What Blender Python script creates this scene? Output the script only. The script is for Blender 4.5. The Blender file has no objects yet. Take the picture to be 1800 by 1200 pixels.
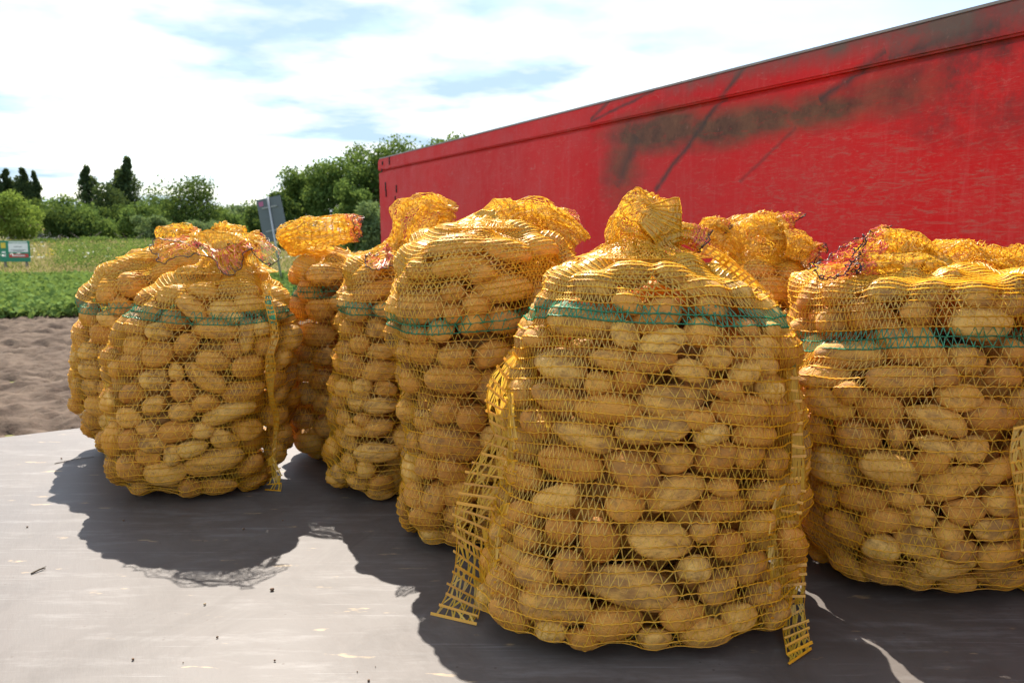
import bpy, math, random
import numpy as np
from mathutils import Vector, Matrix
from mathutils.bvhtree import BVHTree

random.seed(7); rng = np.random.default_rng(7)
C = bpy.context.scene.collection
scene = bpy.context.scene
R = math.radians

# ------------------------------------------------------------ camera, light
FPX = 1400.0                       # focal length in photo pixels (1800 wide)
PITCH = math.atan(190 / FPX)
DECK = 0.80                        # deck height above the field
EYE = DECK + 0.56
cam_d = bpy.data.cameras.new('camera'); cam = bpy.data.objects.new('camera', cam_d); C.objects.link(cam)
cam_d.sensor_width = 36; cam_d.lens = FPX / 1800 * 36; cam_d.clip_start = .05; cam_d.clip_end = 6000
cam.location = (0, 0, EYE); cam.rotation_euler = (R(90) - PITCH, 0, 0)
cam_d.dof.use_dof = True; cam_d.dof.focus_distance = 1.25; cam_d.dof.aperture_fstop = 11
scene.camera = cam

SUN = Vector((-.125, .46, .57)).normalized()      # towards the sun
sun_d = bpy.data.lights.new('sun', 'SUN'); sun_d.energy = 4.3; sun_d.angle = R(.5); sun_d.color = (1, .945, .86)
sun = bpy.data.objects.new('sun', sun_d); C.objects.link(sun)
sun.rotation_euler = SUN.to_track_quat('Z', 'Y').to_euler(); sun.location = (-3, 8, 12)

world = bpy.data.worlds.new('World'); scene.world = world; world.use_nodes = True
wn = world.node_tree; wn.nodes.clear()
def wnode(t, **k):
    n = wn.nodes.new(t)
    for a, b in k.items(): setattr(n, a, b)
    return n
wo = wnode('ShaderNodeOutputWorld'); wb = wnode('ShaderNodeBackground'); wb.inputs['Strength'].default_value = .105
sky = wnode('ShaderNodeTexSky', sky_type='NISHITA', sun_disc=False)
sky.sun_elevation = math.asin(SUN.z); sky.sun_rotation = math.atan2(SUN.x, SUN.y)
sky.air_density = 1.0; sky.dust_density = 1.0; sky.ozone_density = 1.5
tc = wnode('ShaderNodeTexCoord'); sep = wnode('ShaderNodeSeparateXYZ')
wn.links.new(tc.outputs['Generated'], sep.inputs[0])
def wmath(op, a, b=None):
    m = wnode('ShaderNodeMath', operation=op)
    for i, x in enumerate((a, b)):
        if x is None: continue
        if isinstance(x, (int, float)): m.inputs[i].default_value = x
        else: wn.links.new(x, m.inputs[i])
    return m.outputs[0]
zz = wmath('ADD', wmath('MAXIMUM', sep.outputs[2], 0.0), .10)       # cloud layer seen in perspective
comb = wnode('ShaderNodeCombineXYZ')
wn.links.new(wmath('DIVIDE', sep.outputs[0], zz), comb.inputs[0]); wn.links.new(wmath('DIVIDE', sep.outputs[1], zz), comb.inputs[1])
nz = wnode('ShaderNodeTexNoise'); nz.inputs['Scale'].default_value = .55; nz.inputs['Detail'].default_value = 7; nz.inputs['Roughness'].default_value = .52
mp = wnode('ShaderNodeMapping'); mp.inputs['Location'].default_value = (3.1, 1.7, 0)
wn.links.new(comb.outputs[0], mp.inputs[0]); wn.links.new(mp.outputs[0], nz.inputs['Vector'])
cr = wnode('ShaderNodeValToRGB'); cr.color_ramp.elements[0].position = .36; cr.color_ramp.elements[1].position = .56
wn.links.new(nz.outputs[0], cr.inputs[0])
nz2 = wnode('ShaderNodeTexNoise'); nz2.inputs['Scale'].default_value = 1.6; nz2.inputs['Detail'].default_value = 5
wn.links.new(comb.outputs[0], nz2.inputs['Vector'])
cr2 = wnode('ShaderNodeValToRGB')
cr2.color_ramp.elements[0].position = .40; cr2.color_ramp.elements[0].color = (2.5, 3.4, 4.3, 1)
cr2.color_ramp.elements[1].position = .66; cr2.color_ramp.elements[1].color = (6.2, 6.15, 5.95, 1)
wn.links.new(nz2.outputs[0], cr2.inputs[0])
mx = wnode('ShaderNodeMix', data_type='RGBA')
wn.links.new(cr.outputs[0], mx.inputs['Factor']); wn.links.new(sky.outputs[0], mx.inputs['A']); wn.links.new(cr2.outputs[0], mx.inputs['B'])
wn.links.new(mx.outputs['Result'], wb.inputs['Color']); wn.links.new(wb.outputs[0], wo.inputs[0])

cy = scene.cycles; cy.use_adaptive_sampling = True; cy.adaptive_threshold = .02; cy.max_bounces = 6; cy.diffuse_bounces = 3; cy.glossy_bounces = 2; cy.transmission_bounces = 4; cy.transparent_max_bounces = 4; cy.caustics_reflective = False; cy.caustics_refractive = False
vs = scene.view_settings
vs.view_transform = 'Standard'; vs.look = 'None'; vs.exposure = 1.25; vs.gamma = 1; vs.use_curve_mapping = False

# ------------------------------------------------------------ helpers
fwd = np.array([0, math.cos(PITCH), -math.sin(PITCH)]); upv = np.array([0, math.sin(PITCH), math.cos(PITCH)]); rgt = np.array([1., 0, 0])
CAM = np.array([0, 0, EYE])
def ray(u, v): return fwd + rgt * (u - 900) / FPX + upv * (600 - v) / FPX
def at(u, v, Y): d = ray(u, v); return CAM + d * (Y / d[1])
def ongrd(u, v, z=0.0): d = ray(u, v); return CAM + d * ((z - EYE) / d[2])

def mesh_np(name, V, F, mats, midx=None, smooth=False):
    """V (n,3), F (m,k) uniform polygons -> mesh"""
    V = np.asarray(V, np.float32); F = np.asarray(F, np.int32); m, k = F.shape
    me = bpy.data.meshes.new(name)
    me.vertices.add(len(V)); me.vertices.foreach_set('co', V.ravel())
    me.loops.add(m * k); me.loops.foreach_set('vertex_index', F.ravel())
    me.polygons.add(m); me.polygons.foreach_set('loop_start', np.arange(0, m * k, k, dtype=np.int32))
    try: me.polygons.foreach_set('loop_total', np.full(m, k, np.int32))
    except Exception: pass
    for t in mats: me.materials.append(t)
    if midx is not None: me.polygons.foreach_set('material_index', np.asarray(midx, np.int32))
    if smooth: me.polygons.foreach_set('use_smooth', np.ones(m, bool))
    me.update(calc_edges=True); me.validate()
    return me
def add(name, me, parent=None, loc=None):
    o = bpy.data.objects.new(name, me); C.objects.link(o)
    if parent is not None: o.parent = parent
    if loc is not None: o.location = loc
    return o
def tag(o, label=None, cat=None, group=None, kind=None):
    for k, v in (('label', label), ('category', cat), ('group', group), ('kind', kind)):
        if v: o[k] = v
    return o
def empty(name, loc=(0, 0, 0)):
    o = bpy.data.objects.new(name, None); C.objects.link(o); o.location = loc; o.empty_display_size = .1; return o

class MB:
    """collects boxes / prisms; world coordinates"""
    def __init__(s): s.v = []; s.f = []
    def box(s, c, hx, hy, hz, ax=None):
        ax = ax or (Vector((1, 0, 0)), Vector((0, 1, 0)), Vector((0, 0, 1))); c = Vector(c); b = len(s.v)
        for k in (-1, 1):
            for j in (-1, 1):
                for i in (-1, 1): s.v.append(c + ax[0] * hx * i + ax[1] * hy * j + ax[2] * hz * k)
        s.f += [[b+0,b+2,b+3,b+1],[b+4,b+5,b+7,b+6],[b+0,b+1,b+5,b+4],[b+2,b+6,b+7,b+3],[b+0,b+4,b+6,b+2],[b+1,b+3,b+7,b+5]]
        return s
    def cyl(s, p0, p1, r0, r1, n=10):
        p0 = Vector(p0); p1 = Vector(p1); d = (p1 - p0).normalized(); a = d.orthogonal().normalized(); e = d.cross(a); b = len(s.v)
        for p, r in ((p0, r0), (p1, r1)):
            for i in range(n):
                t = 2 * math.pi * i / n; s.v.append(p + a * r * math.cos(t) + e * r * math.sin(t))
        for i in range(n): s.f.append([b+i, b+(i+1) % n, b+n+(i+1) % n, b+n+i])
        s.f.append([b+i for i in range(n)][::-1]); s.f.append([b+n+i for i in range(n)])
        return s
    def extrude(s, pts, off):
        """closed polygon extruded by vector off"""
        b = len(s.v); n = len(pts); off = Vector(off)
        s.v += [Vector(p) for p in pts] + [Vector(p) + off for p in pts]
        s.f.append([b+i for i in range(n)]); s.f.append([b+n+i for i in range(n)][::-1])
        for i in range(n): s.f.append([b+i, b+n+i, b+n+(i+1) % n, b+(i+1) % n])
        return s
    def build(s, name, mat, parent=None, bevel=0, smooth=False, origin=None):
        me = bpy.data.meshes.new(name); o0 = Vector(origin) if origin is not None else Vector((0, 0, 0))
        me.from_pydata([tuple(p - o0) for p in s.v], [], s.f); me.materials.append(mat)
        import bmesh
        bm = bmesh.new(); bm.from_mesh(me); bmesh.ops.recalc_face_normals(bm, faces=bm.faces)
        if bevel: bmesh.ops.bevel(bm, geom=list(bm.edges), offset=bevel, segments=2, affect='EDGES', clamp_overlap=True)
        bm.to_mesh(me); bm.free()
        if smooth:
            for p in me.polygons: p.use_smooth = True
        return add(name, me, parent)

_ng = {}
def vnoise(x, y, sc, seed):
    """smooth value noise, numpy"""
    key = seed
    if key not in _ng: _ng[key] = np.random.default_rng(seed).random((64, 64))
    g = _ng[key]; X = np.asarray(x) / sc; Y = np.asarray(y) / sc
    i = np.floor(X).astype(int); j = np.floor(Y).astype(int); fx = X - i; fy = Y - j
    fx = fx * fx * (3 - 2 * fx); fy = fy * fy * (3 - 2 * fy)
    a = g[i % 64, j % 64]; b = g[(i + 1) % 64, j % 64]; c = g[i % 64, (j + 1) % 64]; d = g[(i + 1) % 64, (j + 1) % 64]
    return (a * (1 - fx) + b * fx) * (1 - fy) + (c * (1 - fx) + d * fx) * fy - .5

# ------------------------------------------------------------ materials
class NT:
    """tiny node-graph writer"""
    def __init__(s, name):
        s.m = bpy.data.materials.new(name); s.m.use_nodes = True; s.t = s.m.node_tree; s.t.nodes.clear()
        s.out = s.n('ShaderNodeOutputMaterial')
    def n(s, t, **k):
        x = s.t.nodes.new(t)
        for a, b in k.items(): setattr(x, a, b)
        return x
    def put(s, sock, val):
        if val is None: return
        if hasattr(val, 'is_linked') or hasattr(val, 'links'): s.t.links.new(val, sock)
        elif isinstance(val, (tuple, list)) and len(val) == 3 and sock.type == 'RGBA': sock.default_value = (*val, 1)
        else: sock.default_value = val
    def obj(s): return s.n('ShaderNodeTexCoord').outputs['Object']
    def pos(s): return s.n('ShaderNodeNewGeometry').outputs['Position']
    def map(s, vec, scale=(1, 1, 1), rot=(0, 0, 0), loc=(0, 0, 0)):
        m = s.n('ShaderNodeMapping'); s.put(m.inputs[0], vec); m.inputs['Scale'].default_value = scale; m.inputs['Rotation'].default_value = rot; m.inputs['Location'].default_value = loc
        return m.outputs[0]
    def noise(s, vec, sc, det=4, rough=.55, dist=0):
        x = s.n('ShaderNodeTexNoise'); s.put(x.inputs['Vector'], vec); x.inputs['Scale'].default_value = sc; x.inputs['Detail'].default_value = det; x.inputs['Roughness'].default_value = rough; x.inputs['Distortion'].default_value = dist
        return x.outputs[0]
    def vor(s, vec, sc, feat='F1'):
        x = s.n('ShaderNodeTexVoronoi', feature=feat); s.put(x.inputs['Vector'], vec); x.inputs['Scale'].default_value = sc; return x.outputs['Distance']
    def ramp(s, fac, *st):
        x = s.n('ShaderNodeValToRGB'); s.put(x.inputs[0], fac); e = x.color_ramp.elements
        while len(e) < len(st): e.new(.5)
        for k, (p, c) in enumerate(st):
            e[k].position = p; e[k].color = (c, c, c, 1) if isinstance(c, (int, float)) else (*c, 1)
        return x.outputs[0]
    def mix(s, f, a, b, blend='MIX'):
        x = s.n('ShaderNodeMix', data_type='RGBA', blend_type=blend); s.put(x.inputs['Factor'], f); s.put(x.inputs['A'], a); s.put(x.inputs['B'], b); return x.outputs['Result']
    def math(s, op, a, b=None, c=None, clamp=False):
        x = s.n('ShaderNodeMath', operation=op, use_clamp=clamp)
        for k, v in enumerate((a, b, c)): s.put(x.inputs[k], v)
        return x.outputs[0]
    def bump(s, h, st=.3, d=.01):
        x = s.n('ShaderNodeBump'); x.inputs['Strength'].default_value = st; x.inputs['Distance'].default_value = d; s.put(x.inputs['Height'], h); return x.outputs[0]
    def pbsdf(s, col, rough=.7, normal=None, metal=0, spec=.5, coat=0):
        x = s.n('ShaderNodeBsdfPrincipled'); s.put(x.inputs['Base Color'], col); s.put(x.inputs['Roughness'], rough); s.put(x.inputs['Metallic'], metal)
        s.put(x.inputs['Specular IOR Level'], spec); s.put(x.inputs['Coat Weight'], coat)
        if normal is not None: s.put(x.inputs['Normal'], normal)
        return x.outputs[0]
    def done(s, sh): s.t.links.new(sh, s.out.inputs[0]); return s.m

def mat_plain(name, col, rough=.6, metal=0, nsc=30, var=.25):
    t = NT(name); o = t.obj(); n = t.noise(o, nsc, 5)
    c = t.mix(n, tuple(x * (1 - var) for x in col), tuple(min(1, x * (1 + var)) for x in col))
    return t.done(t.pbsdf(c, rough, t.bump(n, .15, .003), metal))

def mat_film(name, col, trans=.45, rough=.35, var=.25):
    """thin plastic tape/yarn: diffuse + translucent + sheen"""
    t = NT(name); isl = t.n('ShaderNodeNewGeometry').outputs['Random Per Island']
    c = t.mix(isl, tuple(x * (1 - var) for x in col), tuple(min(1, x * (1 + var * .6)) for x in col))
    d = t.n('ShaderNodeBsdfDiffuse'); t.put(d.inputs[0], c)
    tr = t.n('ShaderNodeBsdfTranslucent'); t.put(tr.inputs[0], c)
    m1 = t.n('ShaderNodeMixShader'); m1.inputs[0].default_value = trans; t.put(m1.inputs[1], d.outputs[0]); t.put(m1.inputs[2], tr.outputs[0])
    g = t.n('ShaderNodeBsdfGlossy'); g.inputs['Roughness'].default_value = rough; g.inputs['Color'].default_value = (1, .95, .85, 1)
    m2 = t.n('ShaderNodeMixShader'); m2.inputs[0].default_value = .06; t.put(m2.inputs[1], m1.outputs[0]); t.put(m2.inputs[2], g.outputs[0])
    return t.done(m2.outputs[0])
M_ROW = mat_film('net_orange', (.98, .43, .014), .18)
M_TAPE = mat_film('net_pale_yellow', (.97, .57, .048), .5)
M_GRN = mat_film('net_green', (.012, .29, .13), .35)
M_RED = mat_film('hem_red', (.78, .10, .10), .35, var=.4)
M_DARK = mat_film('hem_thread', (.03, .02, .03), .05)
NETM = [M_ROW, M_TAPE, M_GRN, M_RED, M_DARK]

def potato_mat():
    t = NT('potato_skin'); o = t.obj(); rnd = t.n('ShaderNodeObjectInfo').outputs['Random']; isl = t.n('ShaderNodeNewGeometry').outputs['Random Per Island']
    rr = t.math('FRACT', t.math('ADD', rnd, isl)); off = t.n('ShaderNodeVectorMath', operation='ADD'); t.put(off.inputs[0], o)
    cb = t.n('ShaderNodeCombineXYZ'); t.put(cb.inputs[0], t.math('MULTIPLY', rr, 37.)); t.put(off.inputs[1], cb.outputs[0]); o = off.outputs[0]
    base = t.ramp(rr, (0., (.63, .25, .038)), (.35, (.76, .325, .050)), (.7, (.84, .405, .075)), (1., (.92, .53, .135)))
    big = t.noise(o, 1.6, 5, .6)
    big = t.math('ADD', big, t.math('MULTIPLY', t.math('SUBTRACT', t.math('FRACT', t.math('MULTIPLY', rr, 7.3)), .5), .16))
    c = t.mix(t.ramp(big, (.45, 0), (.66, .9)), base, (.37, .17, .048))            # soil film
    fine = t.noise(o, 9, 6, .7)
    c = t.mix(t.ramp(fine, (.52, 0), (.72, .65)), c, (.20, .095, .034))
    sp = t.vor(o, 7.5); c = t.mix(t.ramp(sp, (.05, .75), (.13, 0)), c, (.10, .055, .025)) # eyes and lenticels
    sp2 = t.vor(o, 16); c = t.mix(t.ramp(sp2, (.06, .5), (.14, 0)), c, (.17, .09, .04))
    h = t.math('ADD', fine, t.math('MULTIPLY', t.ramp(sp, (.0, 0), (.2, 1)), .5))
    return t.done(t.pbsdf(c, .62, t.bump(h, .35, .05), spec=.35))
M_POT = potato_mat()

# =================================================================== SETTING
# ---- panel / deck frame: direction along the red wall and its outward normal
PD = Vector((-.469, .883, 0)).normalized(); PN = Vector((.883, .469, 0)).normalized()
PO = Vector((.967, 1.65, 0)); NOFF = PO.dot(PN)
def pw(u, v):
    """photo pixel -> (t along wall, z) on the wall plane"""
    d = Vector(ray(u, v)); o = Vector(CAM); k = (NOFF - o.dot(PN)) / d.dot(PN); p = o + d * k
    return p.dot(PD), p.z

# ---- ground
def ground_mat():
    t = NT('field_earth'); p = t.pos(); n = t.noise(p, .15, 6); n2 = t.noise(p, 2.5, 5)
    c = t.mix(n, (.13, .14, .04), (.21, .17, .075)); c = t.mix(t.ramp(n2, (.4, 0), (.7, .6)), c, (.10, .12, .03))
    return t.done(t.pbsdf(c, .95, spec=.1))
g = 3000
gm = mesh_np('ground', [(-g, -g, -.03), (g, -g, -.03), (g, g, -.03), (-g, g, -.03)], [[0, 1, 2, 3]], [ground_mat()])
tag(add('ground', gm), 'flat green and tan farmland reaching the horizon', kind='structure')

def soil_mat():
    t = NT('dry_soil'); p = t.pos(); n = t.noise(p, 3, 6, .65); n2 = t.noise(p, 22, 5, .7)
    c = t.mix(t.ramp(n, (.3, 0), (.7, 1)), (.072, .050, .037), (.165, .120, .087)); c = t.mix(t.ramp(n2, (.5, 0), (.75, .6)), c, (.14, .09, .065))
    return t.done(t.pbsdf(c, .95, t.bump(n2, .6, .03), spec=.1))
sx = np.arange(-14, 3.01, .036); sy = np.arange(2.6, 13.4, .034)
GX, GY = np.meshgrid(sx, sy)
TD = (.96, .28)                                                    # tyre track direction
a_ = GX * TD[0] + GY * TD[1]; b_ = -GX * TD[1] + GY * TD[0]
Z = .07 * vnoise(GX, GY, 1.6, 1) + .05 * vnoise(a_, b_ * 2, .42, 2) + .05 * vnoise(a_, b_ * 1.6, .19, 3) + .085 * vnoise(a_, b_ * 1.4, .11, 4) + .075 * vnoise(GX, GY, .06, 5)
for b0, w in ((5.9, .32), (8.2, .32), (10.6, .3), (12.6, .3)):
    m = np.exp(-((b_ - b0) / w) ** 4); lug = .05 * np.sign(np.sin((a_ + .8 * np.abs(b_ - b0)) / .16 * math.pi))
    Z = Z * (1 - .65 * m) + m * (lug - .05) + .06 * np.exp(-((np.abs(b_ - b0) - w * 1.25) / .1) ** 2)
Z = Z * .58 + .015; Z[0, :] = Z[-1, :] = -.06; Z[:, 0] = Z[:, -1] = -.06
ny, nx = Z.shape; I = np.arange(ny * nx).reshape(ny, nx)
SF = np.stack([I[:-1, :-1].ravel(), I[:-1, 1:].ravel(), I[1:, 1:].ravel(), I[1:, :-1].ravel()], 1)
tag(add('soil', mesh_np('soil', np.stack([GX.ravel(), GY.ravel(), Z.ravel()], 1), SF, [soil_mat()], smooth=True)),
    'bare brown soil with clods and tractor tyre tracks', kind='structure')

# ---- leaves, grass (uncountable ground cover)
def leaf_mat(name, a, b, trans=.35, dry=None):
    t = NT(name); isl = t.n('ShaderNodeNewGeometry').outputs['Random Per Island']
    c = t.mix(isl, a, b)
    if dry: c = t.mix(t.ramp(isl, (.50, 0), (.54, 1)), c, dry)
    d = t.n('ShaderNodeBsdfDiffuse'); t.put(d.inputs[0], c); tr = t.n('ShaderNodeBsdfTranslucent'); t.put(tr.inputs[0], t.mix(.35, c, (.22, .26, .02)))
    m = t.n('ShaderNodeMixShader'); m.inputs[0].default_value = trans; t.put(m.inputs[1], d.outputs[0]); t.put(m.inputs[2], tr.outputs[0])
    return t.done(m.outputs[0])
def leaf_cloud(P, size, tilt=1.0, aspect=.55, r=rng):
    """folded leaf quads (rhombi) at points P"""
    n = len(P); size = np.broadcast_to(size, n)[:, None]
    d = r.normal(size=(n, 3)); d[:, 2] *= tilt; d /= np.linalg.norm(d, axis=1)[:, None]
    q = r.normal(size=(n, 3)); e = np.cross(d, q); e /= np.linalg.norm(e, axis=1)[:, None]; nn = np.cross(d, e)
    V = np.stack([P - d * size * .5, P + e * size * aspect * .5 + nn * size * .08, P + d * size * .5, P - e * size * aspect * .5 + nn * size * .08], 1)
    return V.reshape(-1, 3), np.arange(n * 4).reshape(n, 4)

# crop of low leafy plants
n = 15000
py = 12.6 + 11.0 * rng.random(n) ** 1.15; px = -19 + 17.5 * rng.random(n)
py += .35 * vnoise(px, py, 1.2, 11)
ph = .13 + .12 * rng.random(n) + .12 * vnoise(px, py, .9, 12)
k = 7
P = np.repeat(np.stack([px, py, ph], 1), k, 0); P[:, :2] += rng.normal(size=(n * k, 2)) * .10; P[:, 2] *= .35 + .75 * rng.random(n * k)
V, F = leaf_cloud(P, .07 + .09 * rng.random(n * k), .5, .7)
tag(add('crop_plants', mesh_np('crop_plants', V, F, [leaf_mat('crop_leaf', (.10, .17, .045), (.21, .30, .09), dry=None)])),
    'low leafy green crop growing along the bare soil', 'crop', kind='stuff')

# meadow: blades in tufts
def blades(px, py, hgt, spread, nb, wid, mat, name, label, cat, lean=.35):
    n = len(px); b = np.repeat(np.stack([px, py, np.zeros(n)], 1), nb, 0); H = np.repeat(hgt, nb) * (.55 + .5 * rng.random(n * nb))
    b[:, :2] += rng.normal(size=(n * nb, 2)) * spread
    t = rng.normal(size=(n * nb, 2)) * lean * H[:, None]; ang = rng.random(n * nb) * 6.283; w = np.repeat(wid, nb) if np.ndim(wid) else np.full(n * nb, wid)
    s = np.stack([np.cos(ang) * w, np.sin(ang) * w, np.zeros(n * nb)], 1)
    top = b + np.stack([t[:, 0], t[:, 1], H], 1); mid = b + np.stack([t[:, 0] * .35, t[:, 1] * .35, H * .55], 1)
    V = np.stack([b - s, b + s, mid + s * .8, top, mid - s * .8], 1).reshape(-1, 3)
    F = np.arange(n * nb * 5).reshape(-1, 5)
    return tag(add(name, mesh_np(name, V, F, [mat])), label, cat, kind='stuff')
n = 16000
py = 23.5 + 75 * rng.random(n) ** 1.6; ux = -.80 + .75 * rng.random(n); px = ux * py
hg = (.42 + .25 * rng.random(n) + .5 * np.clip(vnoise(px, py, 7, 21), 0, 1)) * np.clip(.36 + (py - 30) / 50, .36, 1)
blades(px, py, hg, .16, 6, .008 + py * .00045, leaf_mat('meadow_blade', (.19, .22, .06), (.36, .34, .13), dry=(.52, .38, .23)), 'meadow_grass', 'tall mixed green and tan meadow grass beyond the crop', 'grass')
# green weeds near the left of the sacks
n = 1500; py = 25 + 9 * rng.random(n); px = (-.57 + .2 * rng.random(n)) * py
V, F = leaf_cloud(np.repeat(np.stack([px, py, .25 + .75 * rng.random(n)], 1), 5, 0) + rng.normal(size=(n * 5, 3)) * .13, .09, .8)
tag(add('weeds', mesh_np('weeds', V, F, [leaf_mat('weed_leaf', (.09, .15, .04), (.18, .25, .07))])), 'tall green weeds at the near edge of the meadow', 'weeds', kind='stuff')
# flower heads in the meadow
for nm, colr, cnt, lb in (('white_flowers', (.8, .8, .75), 90, 'small white flower heads scattered in the meadow'), ('yellow_flowers', (.75, .55, .03), 60, 'small yellow flower heads scattered in the meadow')):
    py = 24 + 30 * rng.random(cnt) ** 1.4; px = (-.75 + .5 * rng.random(cnt)) * py
    P = np.repeat(np.stack([px, py, .55 + .35 * rng.random(cnt)], 1), 6, 0) + rng.normal(size=(cnt * 6, 3)) * (.04, .04, .015)
    V, F = leaf_cloud(P, .045, .3, .9)
    tag(add(nm, mesh_np(nm, V, F, [mat_film(nm, colr, .3)])), lb, 'flowers', kind='stuff')

# ---- trees
BARK = mat_plain('bark', (.10, .075, .05), .9, nsc=6)
LM = {'dark': leaf_mat('leaf_dark', (.035, .070, .022), (.080, .130, .045), .35),
      'pop': leaf_mat('leaf_poplar', (.034, .062, .030), (.070, .105, .050), .3),
      'mid': leaf_mat('leaf_mid', (.065, .125, .035), (.140, .210, .065), .4),
      'light': leaf_mat('leaf_light', (.14, .22, .04), (.26, .33, .08), .4),
      'pale': leaf_mat('leaf_pale', (.10, .16, .07), (.19, .25, .12), .35)}
def tree(u, vtop, hw, dist, kind, shape, label, name='broadleaf_tree', cat='tree', vbot=None, leafpx=4.2, dens=1.0, group=None):
    base = at(u, 410, dist); base[2] = 0
    hw = hw * (1.12 if shape != 'col' else 1.45); H = at(u, vtop - (4 if shape != 'col' else 0), dist)[2]; W = hw / FPX * dist; lo = 0.0 if vbot is None else max(0, at(u, vbot, dist)[2])
    ls = leafpx / FPX * dist
    root = empty(name, tuple(base)); r = np.random.default_rng(int(u * 13 + vtop * 7))
    mb = MB(); th = .55 * H if shape != 'col' else .85 * H
    mb.cyl((0, 0, -.05), (0, 0, th), max(.12, W * .09), W * .035, 8)
    for _ in range(6 if shape != 'bush' else 3):
        a = r.random() * 6.283; z0 = (.15 + .35 * r.random()) * H; up = 1.6 if shape == 'col' else .6
        L = W * (.3 if shape == 'col' else .75); mb.cyl((0, 0, z0), (math.cos(a) * L, math.sin(a) * L, z0 + up * L), W * .03, W * .01, 6)
    mb.build('trunk', BARK, root)
    if shape == 'col':
        nb = 26; zc = np.linspace(.10, .94, nb) * H; prof = np.sin(np.clip((zc / H - .02) * 1.02, 0, 1) ** .62 * math.pi) ** .8
        rad = W * (.28 + .5 * prof) * (.8 + .4 * r.random(nb)) * np.clip((1.02 - zc / H) * 2.6, .30, 1); an = r.random(nb) * 6.283; off = W * .42 * prof * r.random(nb)
        bc = np.stack([np.cos(an) * off, np.sin(an) * off, zc], 1); br = np.stack([rad * .62, rad * .62, rad * 1.5], 1)
        bc = np.vstack([bc, [[0, 0, H * .93]]]); br = np.vstack([br, [[W * .13, W * .13, H * .06]]])
    else:
        nb = 26 if shape == 'round' else 14
        d = r.normal(size=(nb, 3)); d /= np.linalg.norm(d, axis=1)[:, None]; rr = r.random(nb) ** .45
        cz = (lo + H) / 2 + (.06 * H if shape == 'round' else 0); hz = (H - lo) / 2
        bc = d * rr[:, None] * (W * .68, W * .68, hz * .70) + (0, 0, cz)
        br = np.repeat((W * (.24 + .18 * r.random(nb)))[:, None], 3, 1) * (1, 1, .8)
        br[:, 2] = np.minimum(br[:, 2], hz * .45)
    npb = int(230 * dens)
    k = len(bc); dd = r.normal(size=(k, npb, 3)); dd /= np.linalg.norm(dd, axis=2)[..., None]; sh = (.35 + .65 * r.random((k, npb, 1)) ** .5) * (1 + .22 * r.normal(size=(k, npb, 1)) * .6)
    P = (bc[:, None] + dd * sh * br[:, None]).reshape(-1, 3); P = P[P[:, 2] > .05]
    P[:, 2] = np.minimum(P[:, 2], H * 1.01)
    lo_, hi_ = np.percentile(P[:, 2], (.5, 99.5)); zl = max(lo, .1) if shape != 'col' else H * .06
    P[:, 2] = zl + (P[:, 2] - lo_) / (hi_ - lo_) * (H - zl); P = P[P[:, 2] > .03]
    for k_ in (0, 1): P[:, k_] *= W / np.percentile(np.abs(P[:, k_]), 98)
    V, F = leaf_cloud(P, ls * (.6 + .8 * r.random(len(P))), .9, .7, r)
    add('crown', mesh_np('crown', V, F, [LM[kind]]), root)
    return tag(root, label, cat, group)
T = tree
PG = 'tall poplars on the left skyline'
T(3, 308, 12, 210, 'pop', 'col', 'columnar poplar cut by the left photo edge', 'poplar_tree', group=PG)
T(19, 299, 12, 212, 'pop', 'col', 'broad poplar with a ragged double top at the far left', 'poplar_tree', group=PG)
T(47, 297, 13, 205, 'pop', 'col', 'dark poplar rising just right of the pale green willow', 'poplar_tree', group=PG)
T(67, 304, 9, 208, 'pop', 'col', 'thinnest poplar, rightmost of the far left clump', 'poplar_tree', group=PG)
T(160, 293, 15, 200, 'pop', 'col', 'lone pointed poplar standing between the two clumps', 'poplar_tree', group=PG)
T(214, 300, 17, 205, 'pop', 'col', 'lower poplar leaning into the tallest poplar', 'poplar_tree', group=PG)
T(231, 279, 18, 203, 'pop', 'col', 'tallest poplar on the left skyline', 'poplar_tree', group=PG)
T(196, 330, 26, 190, 'pop', 'round', 'dark tree at the left foot of the tallest poplar', vbot=425)
T(20, 343, 40, 105, 'light', 'round', 'bright yellow green willow at the left edge', 'willow_tree', vbot=432, dens=1.3)
T(66, 357, 24, 150, 'dark', 'round', 'dark tree below the two thin poplars', vbot=428)
T(122, 350, 36, 170, 'mid', 'round', 'pale topped tree behind the large dark bush', vbot=425)
T(112, 366, 42, 118, 'dark', 'round', 'large dark rounded bush beside the red roof', 'bush', 'bush', vbot=432, dens=1.2)
T(160, 373, 34, 120, 'mid', 'round', 'mid green bush right of the large dark bush', 'bush', 'bush', vbot=432)
T(205, 366, 34, 130, 'dark', 'round', 'dark tree in front of the poplar trunks', vbot=430)
T(262, 362, 38, 140, 'mid', 'round', 'mid green tree left of the big round dark tree', vbot=430)
T(286, 350, 34, 160, 'mid', 'round', 'grey green tree peeping over left of the dark round tree', vbot=428)
T(335, 316, 58, 112, 'dark', 'round', 'big round dark green tree, centre of the left treeline', vbot=426, dens=1.5)
T(263, 384, 26, 95, 'pale', 'bush', 'pale young shrub above the left front sack', 'shrub', 'shrub', vbot=437)
T(237, 372, 24, 118, 'mid', 'bush', 'small mid green shrub in front of the tallest poplar', 'shrub', 'shrub', vbot=432)
T(372, 392, 30, 100, 'pale', 'bush', 'pale shrub below the big round dark tree', 'shrub', 'shrub', vbot=436)
T(402, 372, 30, 125, 'mid', 'bush', 'mid green shrub right of the big round dark tree', 'shrub', 'shrub', vbot=432)
T(432, 358, 40, 230, 'pale', 'round', 'hazy distant tree left of the grey sign', vbot=425)
T(400, 366, 34, 230, 'pale', 'round', 'hazy distant tree touching the big round dark tree', vbot=425)
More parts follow.
